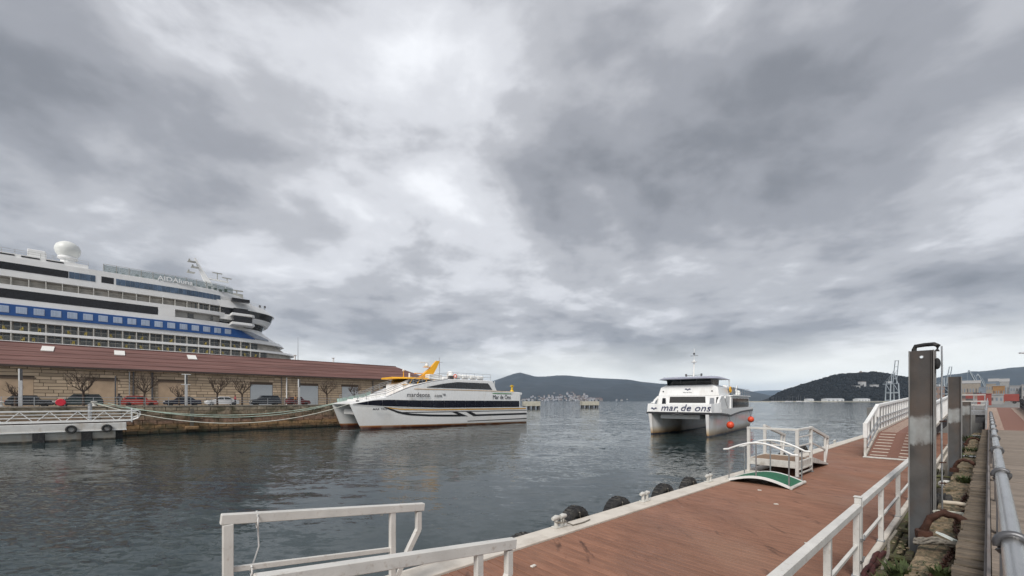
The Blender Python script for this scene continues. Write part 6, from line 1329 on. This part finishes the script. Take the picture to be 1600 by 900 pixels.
# ================================================================== far town, boats and port
rt = random.Random(77)
WALLS = [mat('house_wall_%d' % k, c, 0.8, var=0.05) for k, c in enumerate(((0.42, 0.42, 0.42), (0.30, 0.29, 0.27), (0.20, 0.17, 0.15), (0.36, 0.37, 0.39)))]
TILE = mat('house_tile', (0.13, 0.07, 0.055), 0.9, var=0.1)
hm = []
for k in range(4):
    L_, W_, H_ = ((14, 10, 7), (22, 12, 12), (30, 14, 9), (18, 12, 17))[k]
    t = thing('house', ('tiny small pale house of the village on the far shore', 'tiny grey brown two storey house of the far village', 'tiny long brownish house of the far shore village', 'tiny tall pale block of the far shore village')[k], 'house', (0, 0, 0), 0, 'village houses under the blue mountain')
    MB().bb(-L_ / 2, L_ / 2, -W_ / 2, W_ / 2, -4, H_).build('wall', WALLS[k], t)
    MB().prism([(-W_ / 2 - .5, H_), (W_ / 2 + .5, H_), (0, H_ + 3.5)], 'x', -L_ / 2 - .5, L_ / 2 + .5).build('roof', TILE, t)
    hm.append(t)
def placeh(px, D, z, first):
    k = rt.randrange(4); x = (px - 800) / FPX * D
    if first.get(k) is None: o = hm[k]; first[k] = 1
    else: o = dup(hm[k])
    o.location = (x, D, z); o.rotation_euler = (0, 0, rt.uniform(-0.6, 0.6)); s_ = rt.uniform(0.8, 1.25); o.scale = (s_, s_, s_)
fh = {}
for k in range(150):
    px = min(1010, max(815, rt.gauss(888, 34))); up = abs(rt.gauss(0, 0.5)) * max(0.15, 1 - abs(px - 885) / 90); D = 4560 + up * 520
    placeh(px, D, 1 + up * 95, fh)
# sailing boats moored under the headland
HULLS = mat('yacht_hull', (0.70, 0.70, 0.70), 0.3, var=0.03)
yt = thing('sailing_boat', 'small white sailing boat with bare mast moored under the headland', 'sailing boat', (0, 0, 0), 0, 'sailing boats under the headland')
MB().loft([[(x, -b, 1.3), (x, b, 1.3), (x, b * 0.6, 0.1), (x, 0, -0.4), (x, -b * 0.6, 0.1)] for x, b in ((-5, 1.3), (-2, 1.8), (2, 1.6), (4.5, 0.7), (6, 0.05))]).build('hull', HULLS, yt)
MB().loft([[(x, -b, 1.3), (x, b, 1.3), (x, b * 0.8, z), (x, -b * 0.8, z)] for x, b, z in ((-2.5, 1.1, 2.0), (1.5, 1.1, 2.0), (2.8, 0.6, 1.5))]).build('cabin', HULLS, yt)
MB().tube((0.5, 0, 1.3), (0.5, 0, 16), 0.22, 0.15, 6).build('mast', GALV, yt); MB().bar((0.5, 0, 2.8), (-4.2, 0, 2.8), 0.25, 0.3).build('boom', HULLS, yt)
first = True
for k in range(16):
    px = 1205 + k * 4.3 + rt.uniform(-1.5, 1.5) if k < 14 else (1372 if k == 14 else 1190); D = 1270 + rt.uniform(-30, 30)
    o = yt if first else dup(yt); first = False; o.location = ((px - 800) / FPX * D, D, 0); o.rotation_euler = (0, 0, rt.uniform(0, 6)); s_ = rt.uniform(0.8, 1.3); o.scale = (s_,) * 3
# quay line, sheds and houses under and on the headland
o = MB().bb(700, 1390, 1295, 1400, -3, 2.6).build('headland_quay_ground', CONC); tag(o, 'low pale quay along the foot of the headland', 'quay', kind='structure')
SHED = mat('shed_white', (0.60, 0.61, 0.62), 0.5, var=0.05)
for k, (px, D, L_, W_, H_, lab) in enumerate(((1301, 1310, 58, 22, 7, 'long low white shed at the foot of the headland'), (1264, 1312, 22, 14, 6, 'short white shed beside the moored sailing boats'), (1346, 1315, 40, 20, 7, 'pale shed between the long white shed and the crane'))):
    t = thing('shed', lab, 'shed', ((px - 800) / FPX * D, D, 2.6), 0.05, 'sheds on the headland quay')
    MB().bb(-L_ / 2, L_ / 2, -W_ / 2, W_ / 2, 0, H_).build('wall', SHED, t); MB().prism([(-W_ / 2 - .4, H_), (W_ / 2 + .4, H_), (0, H_ + 2.5)], 'x', -L_ / 2 - .4, L_ / 2 + .4).build('roof', WALLS[3], t)
    for q in range(4): MB().bb(-L_ / 2 + (q + .3) * L_ / 4, -L_ / 2 + (q + .7) * L_ / 4, -W_ / 2 - .12, -W_ / 2 + .1, 0.2, H_ * 0.6).build('door', GREY, t)
for k, (px, y, t_, L_, H_, lab) in enumerate(((1347, 600, 0.55, 22, 15, 'white house in a clearing on the wooded headland'), (1338, 605, 0.5, 30, 8, 'low pale terrace beside the headland house'), (1366, 603, 0.52, 26, 7, 'low pale building right of the headland house'))):
    D = GD - 330 * (1 - t_); x = (px - 800) / FPX * D; z = CAMZ - (y - 626) / FPX * D
    t = thing('hill_house', lab, 'house', (x, D, z - H_ * 0.4), 0.2); MB().bb(-L_ / 2, L_ / 2, -7, 7, -25, H_).build('wall', WALLS[0], t); MB().bb(-L_ / 2 - 0.5, L_ / 2 + 0.5, -7.5, 7.5, H_, H_ + 1).build('roof', TILE if k == 0 else WALLS[1], t)
t = thing('hilltop_tower', 'small tower on top of the wooded headland', 'tower', ((1345 - 800) / FPX * GD, GD, 112), 0.2)
MB().bb(-4, 4, -4, 4, -10, 14).build('wall', WALLS[2], t); MB().prism([(-4.5, 14), (4.5, 14), (0, 20)], 'x', -4.5, 4.5).build('roof', WALLS[2], t)
# ------------------------------------------------------------------ port cranes
CRN = mat('crane_grey_blue', (0.34, 0.38, 0.41), 0.5, var=0.1)
def sts_crane(px, D, s, rz, lab):
    t = thing('port_crane', lab, 'crane', ((px - 800) / FPX * D, D, 2.5), rz, 'ship to shore cranes'); t.scale = (s, s, s)
    for i, x in enumerate((-15, 15)):
        for y in (-9, 9): MB().bar((x, y, 0), (x * 0.92, y * 0.85, 46), 2.0, 2.0).build('leg', CRN, t)
        MB().bar((x, -9, 3), (x, 9, 3), 1.8, 2.2).build('sill_beam', CRN, t); MB().bar((x * 0.95, -8.3, 22), (x * 0.95, 8.3, 22), 1.4, 1.6).build('cross_beam', CRN, t)
    for y in (-8, 8):
        MB().bar((-14.5, y, 24), (14.5, y, 24), 1.2, 1.8).build('portal_beam', CRN, t); MB().bar((-14, y, 24), (13.5, y, 45), 0.9, 0.9).build('brace', CRN, t)
        MB().bar((-15, y * 0.5, 46), (44, y * 0.5, 46), 1.4, 2.4).build('girder', CRN, t)
        MB().bar((-14, y * 0.45, 47), (-27, y * 0.40, 104), 1.2, 2.0).build('boom', CRN, t)
        MB().bar((-13, y * 0.8, 46), (-6, y * 0.3, 72), 1.4, 1.4).bar((13, y * 0.8, 46), (-6, y * 0.3, 72), 1.0, 1.0).build('apex_leg', CRN, t)
        MB().bar((-6, y * 0.3, 72), (42, y * 0.5, 47), 0.5, 0.5).bar((-6, y * 0.3, 72), (-21, y * 0.4, 80), 0.5, 0.5).build('stay', CRN, t)
    for q in (58, 72, 88, 103): f_ = (q - 47) / 57; MB().bar((-14 - 13 * f_, -3.8, q), (-14 - 13 * f_, 3.8, q), 1.0, 1.2).build('boom_tie', CRN, t)
    MB().bb(12, 26, -4, 4, 47.3, 53).build('machine_house', SHED, t)
o = MB().bb(0, 900, 0, 160, -3, 2.4).build('terminal_ground', CONC); o.location = (905, 990, 0); o.rotation_euler.z = R(-6); tag(o, 'container terminal quay under the port cranes', 'quay', kind='structure')
sts_crane(1394, 1030, 0.98, 1.15, 'grey ship to shore crane with raised boom before the headland')
sts_crane(1474, 1120, 0.90, 1.35, 'grey ship to shore crane seen between the two steel piles')
def luffer(px, D, lab, s):
    t = thing('luffing_crane', lab, 'crane', ((px - 800) / FPX * D, D, 3), 0, 'luffing cranes in the port'); t.scale = (s, s, s)
    MB().loft([[(-a, -a, z), (a, -a, z), (a, a, z), (-a, a, z)] for z, a in ((0, 3), (16, 2))]).build('tower', CRN, t); MB().bb(-3, 4, -2.5, 2.5, 16, 21).build('cab', CRN, t)
    MB().bar((0, 0, 20), (-15, 0, 48), 1.2, 1.4).build('jib', CRN, t); MB().bar((2, 0, 20), (-7, 0, 40), 0.8, 0.8).build('mast', CRN, t); MB().bar((-15, 0, 48), (-17, 0, 44), 0.8, 1.0).bar((-7, 0, 40), (-15, 0, 48), 0.4, 0.4).tube((-17, 0, 44), (-17, 0, 30), 0.15, n=4).build('cable', CRN, t)
luffer(1529, 560, 'pale luffing crane with slanting jib behind the orange building', 0.9); luffer(1541, 600, 'second luffing crane leaning behind the first one', 0.85)
# ------------------------------------------------------------------ port land beyond the walkway
o = MB().bb(74.2, 620, -330, 11, -3, 3.45).build('port_ground', mat('port_paving', (0.17, 0.165, 0.155), 0.9, var=0.25, scale=0.3)); o.rotation_euler.z = QA
tag(o, 'port apron beyond the walkway ramp', 'ground', kind='structure')
PCOL = {'orange': (0.27, 0.15, 0.065), 'grey': (0.28, 0.28, 0.285), 'white': (0.29, 0.285, 0.28), 'brown': (0.24, 0.17, 0.14), 'red': (0.25, 0.055, 0.045), 'dark': (0.10, 0.09, 0.09), 'blue': (0.17, 0.20, 0.24), 'beige': (0.27, 0.235, 0.195)}
PM = {k: mat('port_' + k, c, 0.7, var=0.12, scale=0.8) for k, c in PCOL.items()}
def block(px0, px1, ytop, D, dep, col, lab, cat='building', wins=(0, 0), roof='flat', name='port_building'):
    xa, xb = (px0 - 800) / FPX * D, (px1 - 800) / FPX * D; ht = CAMZ - (ytop - 626) / FPX * D - 3.45; az = math.atan2((xa + xb) / 2, D); w_ = (xb - xa) * math.cos(az)
    t = thing(name, lab, cat, ((xa + xb) / 2 + math.sin(az) * dep / 2, D + math.cos(az) * dep / 2, 3.45), -az)
    MB().bb(-w_ / 2, w_ / 2, -dep / 2, dep / 2, 0, ht).build('wall', PM[col], t)
    if roof == 'flat': MB().bb(-w_ / 2 - .15, w_ / 2 + .15, -dep / 2 - .15, dep / 2 + .15, ht + .002, ht + .3).build('roof', PM['grey'] if col != 'grey' else PM['white'], t)
    else: MB().prism([(-dep / 2 - .3, ht), (dep / 2 + .3, ht), (0, ht + dep * 0.18)], 'x', -w_ / 2 - .3, w_ / 2 + .3).build('roof', PM['white'] if roof == 'white' else TILE, t)
    nx, nz = wins
    for i in range(nx):
        for j in range(nz):
            cx = -w_ / 2 + (i + .5) * w_ / nx; cz = (j + .55) * ht / nz
            MB().bb(cx - w_ / nx * .22, cx + w_ / nx * .22, -dep / 2 - .08, -dep / 2 + .05, cz - ht / nz * .16, cz + ht / nz * .16).build('window', PM['blue'] if (i + j) % 3 else PM['dark'], t)
    return t
block(1551, 1570, 603, 210, 14, 'orange', 'orange boxy building behind the walkway ramp', wins=(5, 1))
block(1541, 1556, 600, 260, 14, 'beige', 'beige building just left of the orange one', wins=(4, 2))
block(1578, 1600, 603, 240, 16, 'grey', 'grey warehouse right of the orange building', wins=(5, 2))
block(1596, 1640, 601, 225, 16, 'white', 'pale flat building at the right edge of the port', wins=(6, 2))
block(1496, 1532, 599, 420, 18, 'beige', 'long pale shed behind the container stacks', roof='white', wins=(8, 1))
block(1530, 1545, 605, 290, 14, 'blue', 'blue grey hut left of the orange building', wins=(3, 1))
block(1562, 1577, 596.5, 420, 20, 'white', 'white roofed hall far behind the orange building', roof='white', wins=(4, 1))
block(1544, 1561, 596, 460, 20, 'blue', 'pale blue hall far behind the beige building', roof='white', wins=(4, 1))
block(1456, 1476, 604, 400, 20, 'brown', 'brown block seen between the two steel piles', wins=(4, 3))
block(1601, 1660, 596, 380, 20, 'dark', 'dark hall at the far right of the port', wins=(5, 1))
block(1547, 1568, 617, 110, 5, 'white', 'low white kiosk at the end of the ramp', wins=(3, 1), cat='kiosk', name='kiosk')
# container stacks
cont = thing('container', 'x', 'container', (0, 0, 0), 0, 'shipping containers'); ctop = ['red', 'brown', 'dark', 'blue', 'grey', 'beige']
cm = {}
for c_ in ctop:
    mb = MB().bb(-3.05, 3.05, -1.2, 1.2, 0, 2.55)
    for q in range(14): mb.bb(-2.95 + q * 0.43, -2.75 + q * 0.43, -1.24, -1.2005, 0.12, 2.43)
    cm[c_] = mb
bpy.data.objects.remove(cont)
csrc = {}
def container(px, D, lev, c_, lab):
    t = thing('shipping_container', lab, 'container', ((px - 800) / FPX * D, D, 3.46 + lev * 2.6), -math.atan2((px - 800) / FPX, 1) + 0.03, 'shipping containers in the port')
    if c_ not in csrc: csrc[c_] = cm[c_].build('body', PM[c_], t)
    else: inst(csrc[c_], 'body', t)
for q, (px, lev, c_, pos_) in enumerate(((1500, 0, 'brown', 'bottom of the leftmost stack'), (1500, 1, 'dark', 'middle of the leftmost stack'), (1500, 2, 'beige', 'top of the leftmost stack'), (1511.5, 0, 'dark', 'bottom of the second stack'), (1511.5, 1, 'red', 'middle of the second stack'), (1511.5, 2, 'brown', 'top of the second stack'), (1523, 0, 'grey', 'bottom of the third stack'), (1523, 1, 'brown', 'middle of the third stack'), (1523, 2, 'dark', 'top of the third stack'), (1534, 0, 'beige', 'bottom of the short fourth stack'), (1534, 1, 'red', 'top of the short fourth stack'))):
    container(px, 335 + (q % 3), lev, c_, '%s container at the %s behind the landing' % (c_, pos_))
t = thing('red_kiosk', 'small red box hut with white front below the container stacks', 'hut', ((1538 - 800) / FPX * 84, 84, 3.46), -0.85)
MB().bb(-0.95, 0.95, -0.9, 0.9, 0, 2.3).build('wall', PM['red'], t); MB().bb(-0.5, 0.55, -1.0, -0.905, 0.02, 0.95).build('front_panel', PM['white'], t); MB().bb(-1.05, 1.05, -1.0, 1.0, 2.303, 2.4).build('roof', PM['red'], t)
def truck(px, D, lab, body):
    t = thing('delivery_truck', lab, 'truck', ((px - 800) / FPX * D, D, 3.46), -0.88)
    MB().bb(-1.2, 2.2, -1.1, 1.1, 0.75, 3.0).build('cargo_box', body, t, bevel=0.05); MB().loft([[(-2.6, y, 0.5), (-1.25, y, 0.5), (-1.25, y, 2.4), (-2.1, y, 2.4), (-2.6, y, 1.5)] for y in (-1, 1)]).build('cab', PM['white'], t, bevel=0.05)
    MB().prism([(-2.54, 1.55), (-2.1, 2.3), (-1.6, 2.3), (-1.6, 1.55)], 'y', -1.03, -1.005).build('side_window', GLASSC, t)
    for x in (-1.9, 1.3):
        for y in (-0.95, 0.95): MB().lathe([(0.1, -0.12), (0.42, -0.12), (0.42, 0.12), (0.1, 0.12)], 14, (x, y, 0.42), 'y').build('wheel', RUBBER, t)
truck(1575, 128, 'truck with white cab and red cargo box near the ramp end', PM['red'])
# street lamp at the right edge
t = thing('street_lamp', 'street lamp whose flat head reaches in at the right edge', 'street lamp', (33.6, 25.0, 2.5), 0)
MB().tube((0, 0, 0), (0, 0, 4.75), 0.09, 0.06, 10).path([(0, 0, 4.7), (-0.2, 0, 4.84), (-0.9, 0, 4.88), (-1.6, 0, 4.86)], 0.035, 8).build('pole', GALV, t, smooth=60)
MB().loft([[(x, -b, z - h), (x, b, z - h), (x, b * 0.7, z + h), (x, -b * 0.7, z + h)] for x, b, z, h in ((-1.5, 0.10, 4.87, 0.05), (-1.8, 0.17, 4.87, 0.06), (-2.2, 0.14, 4.85, 0.035), (-2.35, 0.05, 4.84, 0.015))]).build('lamp_head', GALV, t, bevel=0.01)
o = MB().bb(20, 60, 10, 40, -3, 2.1).build('land_base_ground', CONC)
bpy.data.objects.remove(o)
